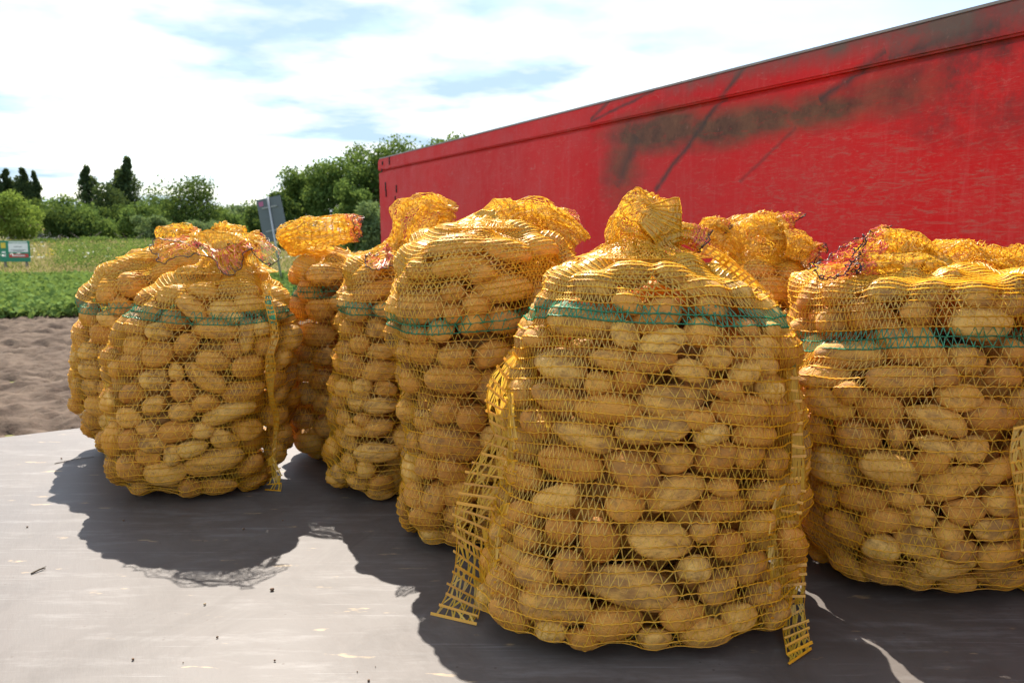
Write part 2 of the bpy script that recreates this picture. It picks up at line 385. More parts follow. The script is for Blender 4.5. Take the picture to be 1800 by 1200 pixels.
T(452, 366, 24, 90, 'dark', 'bush', 'dark bush directly behind the grey sign', 'bush', 'bush', vbot=434)
TG = 'trees beside the red wall'
T(530, 304, 38, 62, 'mid', 'round', 'leftmost tall tree right of the grey sign', vbot=440, leafpx=5, dens=1.6, group=TG)
T(590, 286, 42, 60, 'mid', 'round', 'second tall tree right of the grey sign', vbot=440, leafpx=5, dens=1.7, group=TG)
T(648, 262, 48, 64, 'mid', 'round', 'tall tree meeting the end of the red wall', vbot=440, leafpx=5, dens=1.9, group=TG)
T(716, 256, 62, 66, 'mid', 'round', 'tall tree with its top showing above the red wall', vbot=440, leafpx=5, dens=2.4, group=TG)
T(790, 248, 50, 70, 'mid', 'round', 'tree of which only the crown tip shows above the red wall', vbot=440, leafpx=5, dens=1.8, group=TG)
T(626, 326, 30, 48, 'mid', 'bush', 'bushy young tree in front of the tall trees', vbot=445, leafpx=5, dens=1.6)
T(655, 362, 34, 42, 'pale', 'bush', 'pale bush at the corner of the red wall', 'bush', 'bush', vbot=450, leafpx=6, dens=1.6)
T(505, 345, 22, 55, 'dark', 'bush', 'dark bush between the grey sign and the tall trees', 'bush', 'bush', vbot=440, leafpx=5, dens=1.2)
for i, (u, vt, hw, d, lb) in enumerate([(90, 424, 30, 80, 'low hedge bush right of the green board'), (150, 420, 36, 85, 'low hedge bush under the large dark bush'), (225, 424, 34, 88, 'low hedge bush behind the left front sack'), (300, 422, 40, 90, 'low hedge bush below the big round tree')]):
    T(u, vt, hw, d, 'mid', 'bush', lb, 'bush', 'bush', vbot=440, dens=.7)

# ---- small house roof on the left
hb = at(72, 410, 140); hr = empty('farmhouse', (hb[0], hb[1], 0))
W_ = 4.2
MB().box((0, 0, 1.1), W_, 3, 1.1).build('wall', mat_plain('house_wall', (.55, .5, .45), .9, nsc=2), hr)
ro = MB().extrude([(-W_ - .3, -3.4, 2.0), (-W_ - .3, 0, 3.9), (-W_ - .3, 3.4, 2.0)], (2 * W_ + .6, 0, 0)).build('roof', mat_plain('roof_tile', (.38, .14, .09), .9, nsc=3), hr)
MB().box((1.2, .6, 4.1), .3, .3, .6).build('chimney', mat_plain('chimney_brick', (.3, .14, .1), .9), ro)
fd = MB().box((-1.5, -3.03, .95), .45, .04, .95).build('door', mat_plain('door_paint', (.1, .12, .1), .6), hr)
MB().box((1.3, -3.03, 1.25), .6, .04, .5).build('window', mat_plain('window_glass', (.05, .06, .07), .15), hr)
tag(hr, 'red roofed house mostly hidden behind dark bushes', 'house')

# ---- green notice board
BD = 30.; BK = BD / 45; gb0 = at(0, 460, BD); gb = empty('notice_board', (gb0[0] + .84 * BK, BD, 0)); bw = .86; gb.scale = (BK, 1, 1)
zt = at(25, 423, BD)[2]; zb = at(25, 460, BD)[2]; gz = (zt + zb) / 2; gh = (zt - zb) / 2
MB().box((.03, 0, gz), bw, .03, gh).build('panel', mat_plain('board_green', (.015, .22, .13), .5), gb, .008)
MB().box((.28, -.036, gz + .13), .54, .008, gh * .42).build('white_field', mat_plain('board_white', (.75, .78, .82), .5), gb)
MB().box((.28, -.036, gz - gh * .42), .54, .008, gh * .17).build('red_strip', mat_plain('board_red', (.5, .05, .05), .5), gb)
MB().box((-.55, -.036, gz + gh * .55), .13, .008, gh * .26).build('yellow_emblem', mat_plain('board_yellow', (.65, .5, .05), .5), gb)
WHT = mat_plain('board_print', (.7, .72, .72), .5); GRY = mat_plain('board_text', (.3, .33, .36), .5)
for q in (-.1, -.42): MB().box((-.55, -.036, gz + gh * q), .1, .008, gh * .09).build('white_patch', WHT, gb)
MB().box((.28, -.036, gz + gh * .86), .5, .007, gh * .06).build('heading_line', WHT, gb)
for q, w in ((.42, .22), (.12, .42), (.02, .3)): MB().box((.28, -.046, gz + gh * q), w, .003, gh * .035).build('text_line', GRY, gb)
MB().box((.28, -.046, gz - gh * .42), .36, .003, gh * .05).build('text_line', WHT, gb)
for q in (-.6, .6): MB().box((q, .06, zb / 2 + .3), .05, .04, zb / 2 + .35).build('post', mat_plain('board_post', (.2, .18, .15), .8), gb)
tag(gb, 'green notice board with white and red fields at the left edge', 'sign')

# ---- grey road sign seen from behind, leaning
sd = 21.0
crn = [at(450, 352, sd), at(492, 343, sd), at(508, 418, sd), at(464, 428, sd)]
rs = empty('road_sign', (at(485, 410, sd)[0], sd, 0)); o0 = Vector(rs.location)
SG = mat_plain('sign_back', (.13, .15, .17), .55, .2, 8, .12)
MB().extrude([Vector(p) - o0 for p in crn], (0, .03, 0)).build('plate', SG, rs, .006)
p0 = Vector(at(471, 347, sd)) - o0; p1 = Vector(at(484, 424, sd)) - o0; dn = (p1 - p0); p2 = p0 + dn * ((p0.z + .05) / -dn.z)
MB().cyl(p0 + Vector((0, -.035, 0)), p2 + Vector((0, -.035, 0)), .028, .028, 12).build('post', mat_plain('galvanised', (.42, .43, .44), .45, .6), rs, 0, True)
for k in (.22, .75):
    c = p0 + dn * k + Vector((0, -.015, 0)); MB().box(c, .2, .012, .02, (Vector((.98, 0, .2)).normalized(), Vector((0, 1, 0)), Vector((-.2, 0, .98)).normalized())).build('clamp', mat_plain('clamp_metal', (.3, .31, .32), .5, .5), rs)
st = [Vector(at(a, b, sd - .008)) - o0 for a, b in ((454, 356), (462, 354), (463, 362), (456, 364))]
MB().extrude(st, (0, .004, 0)).build('sticker', mat_plain('sticker_pink', (.45, .12, .25), .5), rs)
tag(rs, 'leaning grey road sign seen from behind with pink sticker', 'sign')
def small_sign(u, v, dist, disc, label):
    c = at(u, v, dist); r = empty('traffic_sign', (c[0], dist, 0)); m = MB()
    if disc: m.cyl((0, 0, c[2]), (0, .03, c[2]), .3, .3, 24)
    else: m.extrude([(-.36, 0, c[2] + .3), (.36, 0, c[2] + .3), (.22, 0, c[2] - .3), (-.22, 0, c[2] - .3)], (0, .03, 0))
    m.build('plate', SG, r); MB().cyl((0, -.04, -.05), (0, -.04, c[2] + .3), .03, .03, 10).build('post', mat_plain('galvanised', (.42, .43, .44), .45, .6), r)
    tag(r, label, 'sign')
small_sign(309, 402, 58, False, 'small grey sign plate wider at the top, above the left front sack')
small_sign(417, 404, 52, True, 'small round grey sign seen from behind, left of the leaning sign')

# ---- deck: plywood bed with steel frame
def deck_mat():
    t = NT('worn_plywood'); p = t.pos(); a = math.atan2(PD.y, PD.x)
    q = t.map(p, (1, 1, 1), (0, 0, -a)); st = t.map(q, (2.6, 12, 1)); st2 = t.map(p, (4, 22, 1), (0, 0, -.35))
    n = t.noise(p, 2.2, 6, .6); s1 = t.noise(st, 2.2, 6, .7); s2 = t.noise(st2, 1.6, 5, .7)
    c = t.mix(t.ramp(n, (.3, 0), (.72, 1)), (.086, .067, .054), (.140, .116, .098))
    c = t.mix(t.ramp(s1, (.45, 0), (.75, .55)), c, (.100, .075, .060))
    c = t.mix(t.ramp(s2, (.52, 0), (.78, .5)), c, (.27, .245, .222))
    chip = t.noise(t.map(p, (7, 26, 1), (0, 0, -.25)), 1.3, 4, .6)
    c = t.mix(t.ramp(chip, (.655, 0), (.70, .75)), c, (.44, .30, .15))             # bare ply where the coating is scraped off
    scr = t.noise(t.map(p, (4, 240, 1), (0, 0, .9)), 1, 2); c = t.mix(t.ramp(scr, (.66, 0), (.72, .4)), c, (.30, .28, .26))
    spk = t.vor(p, 42); spm = t.noise(p, 6, 2); c = t.mix(t.math('MULTIPLY', t.ramp(spk, (.05, .9), (.11, 0)), t.ramp(spm, (.52, 0), (.6, 1))), c, (.07, .045, .03))
    sta = t.noise(p, 5.5, 7, .72, .8); c = t.mix(t.ramp(sta, (.46, 0), (.68, .75)), c, (.070, .052, .040)); gr = t.noise(p, 130, 3, .7); c = t.mix(t.ramp(gr, (.60, 0), (.75, .55)), c, (.10, .075, .055))
    h = t.math('ADD', s1, t.math('MULTIPLY', s2, .6))
    return t.done(t.pbsdf(c, t.ramp(n, (.3, .52), (.7, .68)), t.bump(h, .14, .004), spec=.5))
fb = empty('flatbed_trailer', (0, 1, 0))
ea = Vector((-1.42, 2.15, 0)); ed = Vector((.83, .557, 0)).normalized()           # far end of the bed
def on_end(nv): k = (nv - ea.dot(PN)) / ed.dot(PN); return ea + ed * k
n0, n1, t0 = -1.0, NOFF - .03, -.75
c3, c4 = on_end(n1), on_end(n0)
poly = [PN * n0 + PD * t0, PN * n1 + PD * t0, c3, c4]
off = Vector((0, 1, 0))
dk = MB().extrude([Vector((p.x, p.y, DECK - .022)) - off for p in poly], (0, 0, .022)).build('deck_board', deck_mat(), fb, .002)
STEEL = mat_plain('frame_steel', (.08, .075, .07), .6, .3, 12)
for i in range(4):
    a, b = poly[i], poly[(i + 1) % 4]; d = (b - a).normalized(); inn = Vector((-d.y, d.x, 0)); c = (a + b) / 2 + inn * .05
    MB().box(Vector((c.x, c.y, DECK - .095)) - off, (b - a).length / 2 - .06, .03, .07, (d, inn, Vector((0, 0, 1)))).build('frame_beam', STEEL, fb)
RUB = mat_plain('tyre_rubber', (.03, .03, .03), .85); RIM = mat_plain('wheel_rim', (.35, .05, .04), .5)
def wheel(parent, c, ax, r, w):
    wq = MB().cyl(Vector(c) - ax * w, Vector(c) + ax * w, r, r, 28).build('tyre', RUB, parent, .012)
    MB().cyl(Vector(c) - ax * (w + .006), Vector(c) + ax * (w + .006), r * .55, r * .55, 20).build('rim', RIM, wq)
for tt in (-.1, 1.7):
    for nn in (n0 + .35, n1 - .35):
        q = PN * nn + PD * tt; wheel(fb, Vector((q.x, q.y, .30)) - off, PN, .30, .09)
tag(fb, 'flat trailer bed of worn grey plywood carrying the potato sacks', 'trailer')

# ---- red wall: the steel side of a tipping trailer alongside
ZT = 1.01 + DECK                                                                  # wall top
ZT = float(at(668, 280, 5.0)[2])
tE, _ = pw(668, 400); tS = -1.6
seam_z = pw(1235, 184)[1]
def red_mat():
    t = NT('red_paint_worn'); p = t.pos()
    ang = math.atan2(PD.y, PD.x); q = t.map(p, (1, 1, 1), (0, 0, -ang)); sp = t.n('ShaderNodeSeparateXYZ'); t.put(sp.inputs[0], q); T_, Zc = sp.outputs[0], sp.outputs[2]
    # mapping rotates the world so that x runs along the wall
    n = t.noise(p, 1.4, 6, .6); n2 = t.noise(p, 9, 6, .7); nf = t.noise(p, 45, 5, .7)
    c = t.mix(t.ramp(n, (.3, 0), (.7, 1)), (.56, .008, .010), (.68, .015, .016))
    c = t.mix(t.ramp(t.noise(p, 3.2, 7, .7), (.42, 0), (.75, .45)), c, (.50, .075, .065))
    v3 = t.noise(t.map(q, (14, 1, 50), (0, .5, 0)), 1.5, 6, .8, 1.2); c = t.mix(t.ramp(v3, (.55, 0), (.74, .55)), c, (.50, .22, .18))
    # chalky vertical and cross scratches
    v1 = t.noise(t.map(q, (30, 1, 3)), 1.6, 5, .7, .6); c = t.mix(t.ramp(v1, (.52, 0), (.8, .35)), c, (.58, .12, .12))
    v2 = t.noise(t.map(q, (11, 1, 62)), 1.5, 7, .8, 1.5)
    def px(u, v): return pw(u, v)
    def blob(u, v, ru, rv, lo=.55, hi=1.15, dist=.55, seed=0.):
        dist *= .7
        """soft stain: distance to a point on the wall, broken up by noise"""
        a, z = px(u, v); dt = abs(px(u + ru, v)[0] - px(u - ru, v)[0]) / 2; dz = abs(px(u, v + rv)[1] - px(u, v - rv)[1]) / 2
        x = t.math('DIVIDE', t.math('SUBTRACT', T_, a), dt); y = t.math('DIVIDE', t.math('SUBTRACT', Zc, z), dz)
        d = t.math('SQRT', t.math('ADD', t.math('MULTIPLY', x, x), t.math('MULTIPLY', y, y)))
        d = t.math('ADD', d, t.math('MULTIPLY', t.math('SUBTRACT', t.noise(t.map(q, (3, 1, 8), (0, 0, 0), (seed, 0, 0)), 2.2, 6, .65), .5), dist * 4))
        return t.ramp(d, (max(0, lo), 1), (min(1, hi * .87), 0))
    def line(u0, v0, u1, v1, w, soft=.5):
        a0, z0 = px(u0, v0); a1, z1 = px(u1, v1); L = math.hypot(a1 - a0, z1 - z0); dx, dz = (a1 - a0) / L, (z1 - z0) / L
        X = t.math('SUBTRACT', T_, a0); Y = t.math('SUBTRACT', Zc, z0)
        al = t.math('ADD', t.math('MULTIPLY', X, dx), t.math('MULTIPLY', Y, dz)); ac = t.math('SUBTRACT', t.math('MULTIPLY', X, dz), t.math('MULTIPLY', Y, dx))
        ac = t.math('ADD', ac, t.math('MULTIPLY', t.math('SUBTRACT', n2, .5), w * 2.2))
        k = t.ramp(t.math('DIVIDE', t.math('ABSOLUTE', ac), w), (soft, 1), (1, 0))
        e = t.math('MULTIPLY', t.math('GREATER_THAN', al, 0.), t.math('LESS_THAN', al, L))
        return t.math('MULTIPLY', k, e)
    MX = lambda *s: __import__('functools').reduce(lambda a, b: t.math('MAXIMUM', a, b), s)
    c = t.mix(t.math('MULTIPLY', t.ramp(v2, (.50, 0), (.68, .75)), blob(1600, 340, 560, 210, .35, 1.15, .4, 3.)), c, (.36, .17, .13))
    c = t.mix(t.math('MULTIPLY', t.ramp(t.noise(p, 5, 7, .75), (.42, 0), (.60, .9)), blob(1740, 130, 260, 150, .3, 1.15, .5, 9.)), c, (.10, .035, .032))
    rust = MX(blob(1150, 232, 120, 56, .35, 1.15, .35), blob(1290, 222, 180, 44, .35, 1.15, .35, 2.), blob(1440, 195, 150, 46, .3, 1.15, .35, 4.), t.math('MULTIPLY', blob(1095, 290, 50, 90, .25, 1.15, .4, 5.), .85), t.math('MULTIPLY', blob(1540, 165, 150, 60, .2, 1.15, .4, 6.), .75))
    rc = t.mix(t.ramp(n2, (.35, 0), (.65, 1)), (.085, .036, .022), (.21, .098, .056)); c = t.mix(t.math('MULTIPLY', rust, t.ramp(t.noise(t.map(q, (10, 1, 26), (0, .6, 0)), 1.6, 8, .8, .8), (.28, .4), (.45, 1.))), c, rc)
    dk_ = MX(line(1312, 118, 1150, 335, .016, .1), t.math('MULTIPLY', line(1400, 225, 1300, 320, .009, .05), .6), line(1150, 160, 1040, 215, .009, .05), line(1560, 90, 1440, 175, .018, .05), line(1760, 40, 1520, 115, .026, .05), line(1072, 178, 1040, 212, .012, .05), t.math('MULTIPLY', line(1120, 240, 1085, 330, .035, .0), .7))
    dk_ = t.math('MULTIPLY', dk_, t.ramp(t.noise(p, 14, 6, .75), (.30, .35), (.52, 1)))
    c = t.mix(t.math('MULTIPLY', dk_, .85), c, (.06, .045, .04))
    # grime below the top edge towards the near end
    top = t.math('SUBTRACT', ZT, Zc); far = t.ramp(t.math('DIVIDE', t.math('SUBTRACT', T_, px(1700, 100)[0]), px(1020, 250)[0] - px(1700, 100)[0]), (.05, 1), (1, 0))
    eg = t.math('SUBTRACT', t.math('ADD', t.math('MULTIPLY', far, .075), t.math('MULTIPLY', t.math('SUBTRACT', t.noise(t.map(q, (2.5, 1, 1)), 2.5, 5, .7), .5), .11)), top)
    c = t.mix(t.math('MULTIPLY', t.ramp(eg, (0., 0), (.05, .95)), t.ramp(n2, (.3, .5), (.55, 1))), c, t.mix(n2, (.07, .055, .05), (.20, .15, .12)))
    c = t.mix(t.ramp(nf, (.62, 0), (.75, .35)), c, (.45, .2, .17))
    h = t.math('ADD', v1, n2)
    return t.done(t.pbsdf(c, t.ramp(n2, (.3, .5), (.7, .72)), t.bump(h, .10, .004), spec=.22))
rt = empty('tipping_trailer', (PO.x, PO.y, 0)); ro_ = Vector(rt.location)
RED = red_mat()
def wp(t, z, nof=0.): v = PD * t + PN * (NOFF + nof); return Vector((v.x, v.y, z)) - ro_
def wallpoly(pts, th, name, mat, nof=0., bev=.003, parent=rt):
    return MB().extrude([wp(a, z, nof) for a, z in pts], PN * th).build(name, mat, parent, bev)
zb_ = DECK - .12
lean = .045                                                                        # the wall end is raked
side = wallpoly([(tS, zb_), (tE - lean * .7, zb_), (tE, seam_z - .006), (tS, seam_z - .006)], .04, 'side_panel', RED)
wallpoly([(tS, seam_z + .006), (tE + .001, seam_z + .006), (tE + .004, ZT - .02), (tE - .012, ZT), (tS, ZT)], .050, 'top_rail', RED, -.005, .005)
wallpoly([(tS, seam_z - .02), (tE - .01, seam_z - .02), (tE - .01, seam_z + .02), (tS, seam_z + .02)], .02, 'seam_strip', RED, .012, 0)
CAPM = mat_plain('rail_bare_metal', (.26, .23, .21), .5, .3, 15)
wallpoly([(tS, ZT), (tE - .02, ZT), (tE - .02, ZT + .006), (tS, ZT + .006)], .05, 'rail_cap', CAPM, -.003, 0)
HOLE = mat_plain('slot_dark', (.01, .008, .008), .9)
for (u, v, w, h) in ((674, 287, 2.5, 3), (686, 283, 2, 6), (673, 300, 1.8, 3), (678, 328, 2.2, 7), (679, 340, 2.2, 6), (697, 332, 2, 6), (695, 348, 1.6, 3)):
    a, z = pw(u, v); k = 5.0 / FPX
    wallpoly([(a - w * k, z - h * k), (a + w * k, z - h * k), (a + w * k, z + h * k), (a - w * k, z + h * k)], .003, 'slot', HOLE, -.008 if v < 310 else -.003, 0)
# rest of the body behind the wall
def bodybox(t0_, t1_, n0_, n1_, z0, z1, name, m, par=rt):
    c = PD * (t0_ + t1_) / 2 + PN * (NOFF + (n0_ + n1_) / 2); return MB().box(Vector((c.x, c.y, (z0 + z1) / 2)) - ro_, (t1_ - t0_) / 2, (n1_ - n0_) / 2, (z1 - z0) / 2, (PD, PN, Vector((0, 0, 1)))).build(name, m, par, .004)
bodybox(tE - .09, tE - .05, .06, 2.1, zb_, ZT - .03, 'end_panel', RED)
bodybox(tS, tE - .1, 2.06, 2.1, zb_, ZT - .02, 'side_panel', RED)
bodybox(tS, tE - .1, .05, 2.05, zb_ - .06, zb_ - .01, 'floor', STEEL)
for q in (.4, 1.7): bodybox(tS, tE - .2, q - .05, q + .05, zb_ - .24, zb_ - .07, 'chassis_beam', STEEL)
for tt in (1.2, 2.4):
    for nn in (.25, 1.85):
        q = PD * tt + PN * (NOFF + nn); wheel(rt, Vector((q.x, q.y, .33)) - ro_, PN, .33, .12)
tag(rt, 'scratched red steel trailer side with rust stains behind the sacks', 'trailer')

# =================================================================== POTATO SACKS
# silhouette rows (v, x_left, x_right) read at the axis depth D; b = depth ratio; band = green band row
SACKS = {
 'S1': dict(D=2.04, b=.82, band=545, rows=[(428,285,335),(436,245,370),(455,198,385),(480,166,395),(520,153,400),(545,151,402),(575,146,402),(600,143,404),(640,132,404),(680,134,404),(710,132,402),(740,146,395),(772,166,385)],
            desc='far left sack', label='half hidden sack of potatoes at the far left of the bed'),
 'S2': dict(D=1.75, b=.80, band=568, rows=[(458,368,432),(464,330,460),(476,290,488),(500,262,503),(530,240,514),(568,217,518),(610,202,522),(650,198,520),(700,190,518),(760,188,512),(800,194,508),(838,205,500)],
            desc='left front sack', label='left front potato sack with splayed red hem and twisted side seam'),
 'S3': dict(D=1.99, b=.95, band=530, rows=[(440,560,640),(450,522,690),(470,508,708),(520,505,715),(560,505,716),(620,501,716),(700,503,716),(750,506,712),(788,516,702)],
            desc='shaded rear sack', label='shaded rear potato sack with a fat rolled neck lying sideways'),
 'S4': dict(D=1.73, b=1.0, band=552, rows=[(428,668,730),(436,638,755),(450,612,785),(480,598,795),(530,580,810),(570,588,806),(620,580,812),(680,575,815),(740,572,815),(800,569,815),(840,580,805)],
            desc='narrow middle sack', label='narrow potato sack with a small red hem ring, left of the tallest sack'),
 'S5': dict(D=1.47, b=.88, band=580, rows=[(376,820,890),(386,775,935),(402,735,970),(430,703,1000),(470,690,1015),(530,684,1015),(580,682,1010),(640,693,1005),(700,700,1000),(760,700,1000),(820,692,1000),(870,686,1000),(918,692,990)],
            desc='tallest middle sack', label='tallest potato sack, standing just left of the frontmost sack'),
 'S6': dict(D=1.19, b=.86, band=585, rows=[(428,1090,1170),(436,1050,1215),(450,1000,1250),(470,952,1290),(500,937,1330),(540,920,1362),(590,900,1390),(640,891,1393),(700,882,1400),(780,884,1404),(860,870,1404),(930,846,1400),(1000,834,1402),(1050,820,1405)],
            desc='frontmost sack', label='frontmost and largest looking potato sack with flat ladder seams on both sides'),
 'S7': dict(D=1.72, b=.90, band=560, rows=[(432,1310,1375),(440,1275,1405),(458,1243,1436),(490,1228,1452),(540,1222,1458),(620,1218,1462),(700,1218,1462),(800,1218,1460),(865,1228,1450)],
            desc='hidden rear sack', label='potato sack hidden between the frontmost and rightmost sacks, crumpled neck showing'),
 'S8': dict(D=1.35, b=.86, band=610, rows=[(456,1590,1700),(462,1500,1770),(470,1442,1812),(487,1406,1842),(520,1391,1858),(560,1390,1865),(600,1380,1868),(640,1335,1870),(700,1326,1870),(800,1324,1872),(900,1328,1870),(950,1336,1862),(984,1350,1848)],
            desc='rightmost sack', label='rightmost potato sack, cut by the photo edge, flat hem lying on top'),
}
# visible potatoes: (x, y, length, width, angle) in photo pixels
POT = {
 'S6': [(1105,465,85,46,-15),(1040,495,80,50,-20),(975,485,70,46,-8),(955,468,44,40,0),(957,515,54,34,0),(1018,560,122,58,-5),(928,584,62,48,0),(1099,582,50,48,0),(1158,550,85,62,18),(1105,530,56,38,-30),(1180,472,72,44,-15),(1245,500,90,42,-15),(1256,535,56,38,-15),(1237,578,62,50,10),(1172,603,86,42,14),(1320,568,54,42,-20),(1305,605,52,40,0),(1362,577,42,34,0),(1352,608,60,40,0),(1310,505,62,42,-30),
  (968,640,108,62,-8),(1066,627,82,44,0),(1150,628,76,40,8),(1052,674,52,40,10),(1108,670,58,50,0),(975,703,90,44,-18),(903,690,56,50,-10),(1063,722,116,52,-5),(1183,706,110,52,0),(935,748,62,46,-20),(1015,762,122,55,-8),(1146,757,134,52,2),(1217,653,64,38,-10),(1260,630,52,42,-30),(1312,658,56,40,-5),(1348,638,62,40,-15),(1280,683,64,36,0),(1362,688,54,38,0),(1313,725,102,52,-5),(1228,740,54,38,0),(1376,725,52,50,0),(1330,768,86,42,0),(1258,772,64,44,10),
  (998,818,116,56,-8),(1105,826,116,76,-20),(908,838,76,48,-10),(965,880,96,48,5),(1100,892,66,54,-20),(905,902,76,46,0),(978,930,62,48,-15),(920,943,56,44,-15),(1052,953,76,66,90),(868,925,60,50,30),(1190,812,62,50,0),(1262,810,74,56,0),(1187,873,110,56,25),(1323,805,58,46,0),(1370,820,60,50,0),(1275,897,82,48,0),(1350,875,62,44,0),(1272,858,62,36,0),(1172,950,116,64,0),(1283,965,70,54,-15),(1340,930,62,48,0),(1240,938,50,44,0),
  (925,1010,82,56,-15),(998,995,56,50,0),(1108,1040,170,72,-12),(970,1070,126,66,-5),(868,1040,72,56,-25),(840,1062,46,46,0),(888,1084,76,46,-15),(962,1118,62,42,0),(1080,1110,100,58,10),(1205,1090,78,50,10),(1250,1120,90,50,0),(1370,1100,64,52,0),(1270,1040,72,52,15),(1330,1000,72,52,20),(1225,1005,62,46,0),(1350,1052,64,48,0),(1150,1138,62,42,0),(1022,1132,60,40,0),(1310,1090,66,48,10)],
 'S8': [(1412,510,62,50,30),(1453,565,60,50,0),(1512,553,66,60,20),(1402,560,50,46,0),(1577,600,88,52,-62),(1643,615,116,55,-55),(1495,615,112,50,-8),(1727,570,132,58,-3),(1706,632,66,52,0),(1610,552,62,42,0),(1444,655,82,46,-10),(1574,669,132,52,-3),(1498,690,46,40,0),(1668,660,46,42,0),(1700,695,82,48,5),(1773,652,66,52,0),(1795,616,44,42,0),(1450,710,90,46,-12),(1552,722,80,50,-20),(1645,735,116,50,-15),(1757,730,92,52,0),
  (1432,762,54,44,-20),(1582,760,46,40,-60),(1508,772,74,44,0),(1457,830,88,62,-10),(1555,828,110,54,-12),(1648,784,82,38,-10),(1638,818,62,44,10),(1680,858,108,56,25),(1712,790,62,42,10),(1765,832,76,44,15),(1448,884,44,38,0),(1512,884,80,42,0),(1593,881,62,38,0),(1708,903,70,46,20),(1772,885,62,44,15),(1478,928,88,48,-35),(1560,924,80,50,8),(1620,915,46,38,0),(1437,962,104,72,-50),(1762,935,82,42,8),(1535,973,68,52,-25),(1615,965,76,60,0),(1674,945,54,46,60),(1690,980,60,40,15),
  (1680,1002,96,50,20),(1765,985,84,48,15),(1765,1035,82,58,0),(1618,1030,58,50,0),(1555,1020,72,46,-10),(1480,1000,72,44,-15),(1692,1042,66,42,10),(1560,500,70,44,0),(1640,510,64,44,10),(1470,505,64,44,-10),(1730,515,76,44,0),(1785,535,60,40,0)],
 'S2': [(328,535,70,34,-40),(388,544,70,38,-12),(350,503,60,32,0),(415,506,70,32,-10),(438,530,50,34,0),(300,562,46,34,0),(370,574,88,40,-5),(268,580,50,32,0),(431,589,60,26,86),(460,576,32,30,0),(234,574,42,30,0),(270,622,56,40,10),(323,605,46,36,20),(371,633,56,36,0),(407,616,38,30,0),(302,655,30,32,0),(264,668,48,38,0),(360,668,78,35,-35),(432,650,62,42,5),(226,606,46,38,0),(222,640,46,38,0),
  (224,693,50,36,0),(315,688,40,36,20),(427,688,70,32,5),(262,714,46,32,10),(314,726,44,32,15),(358,712,46,34,0),(405,730,90,35,10),(220,735,46,34,0),(250,753,44,30,0),(303,763,66,36,12),(353,760,34,28,0),(395,776,48,31,-20),(441,758,50,38,10),(336,792,48,28,15),(298,803,38,32,80),(262,780,44,32,0),(373,819,100,42,10),(226,776,48,38,0),(250,806,50,32,0),(288,838,72,40,0),(443,827,48,35,10),(218,830,46,44,0),(380,865,62,32,5),(333,868,38,36,0),(450,858,48,30,15),(490,842,46,36,80),
  (496,700,42,40,0),(490,736,46,38,0),(512,598,52,40,0),(502,640,42,38,0),(490,670,42,38,0),(498,770,42,40,0),(494,802,38,38,0),(492,545,44,34,0),(470,610,40,34,0),(290,515,46,34,10),(255,545,42,34,0)],
 'S5': [(795,430,120,42,5),(890,432,86,38,-5),(955,430,62,42,10),(805,474,100,38,5),(738,472,52,34,0),(885,505,100,50,3),(732,540,92,56,3),(794,516,44,34,0),(797,552,38,32,0),(838,533,50,36,0),(835,572,54,46,0),(773,583,46,34,0),(885,566,58,46,0),(702,500,38,42,0),(730,594,42,30,0),(742,622,58,46,0),(700,625,40,38,0),(797,629,58,40,0),(862,628,72,44,25),(787,672,114,50,-2),(862,682,60,52,80),(782,724,52,46,20),(827,738,52,46,-10),(704,725,42,38,0),(737,742,48,38,0),(795,780,112,58,-8),(860,775,46,44,0),
  (740,822,56,44,0),(795,838,60,44,-15),(762,878,54,42,85),(803,872,62,50,0),(722,870,48,44,0),(737,922,66,46,-5),(800,915,52,42,0),(795,955,46,38,0),(755,952,50,36,0),(698,892,52,36,80),(720,780,44,40,0),(712,675,44,38,0),(850,480,52,34,0)],
 'S4': [(655,508,76,34,15),(640,478,62,32,10),(608,582,48,40,0),(660,580,50,36,0),(665,618,50,30,-5),(630,606,34,32,0),(598,614,42,30,0),(667,652,66,36,5),(614,645,48,40,-30),(599,683,40,30,0),(672,685,44,28,0),(625,707,46,32,15),(665,713,60,28,8),(588,708,34,30,0),(595,737,38,30,-10),(630,738,36,25,0),(622,757,38,22,0),(657,753,54,32,15),(604,779,44,32,-15),(658,797,78,34,3),(603,815,36,34,0),(637,830,36,30,0),(620,850,46,30,-5),(668,855,42,30,0),(586,835,36,36,0),(622,545,44,34,0),(672,545,46,32,0),(602,530,40,32,0),(665,880,44,26,0),(634,683,34,30,0)],
 'S3': [(562,484,62,36,5),(558,546,48,36,15),(535,508,42,38,0),(552,590,60,40,0),(530,620,46,36,0),(535,785,48,44,0),(560,710,40,32,0),(535,697,38,36,0),(560,750,42,38,0),(530,742,40,32,0),(556,668,42,34,0),(528,655,38,34,0),(560,628,40,32,0)],
 'S1': [(182,508,46,44,80),(222,500,50,42,0),(183,556,52,34,-10),(180,587,60,38,0),(150,620,42,32,0),(188,622,50,34,0),(152,647,42,36,0),(190,650,42,32,0),(184,688,42,34,70),(152,684,42,32,0),(165,714,52,36,0),(178,746,46,34,0),(160,744,36,34,0),(205,540,40,36,0)],
 'S7': [(1300,500,60,42,10),(1360,510,62,44,-10),(1270,490,46,36,0),(1400,520,46,40,0),(1330,470,60,36,0)],
}

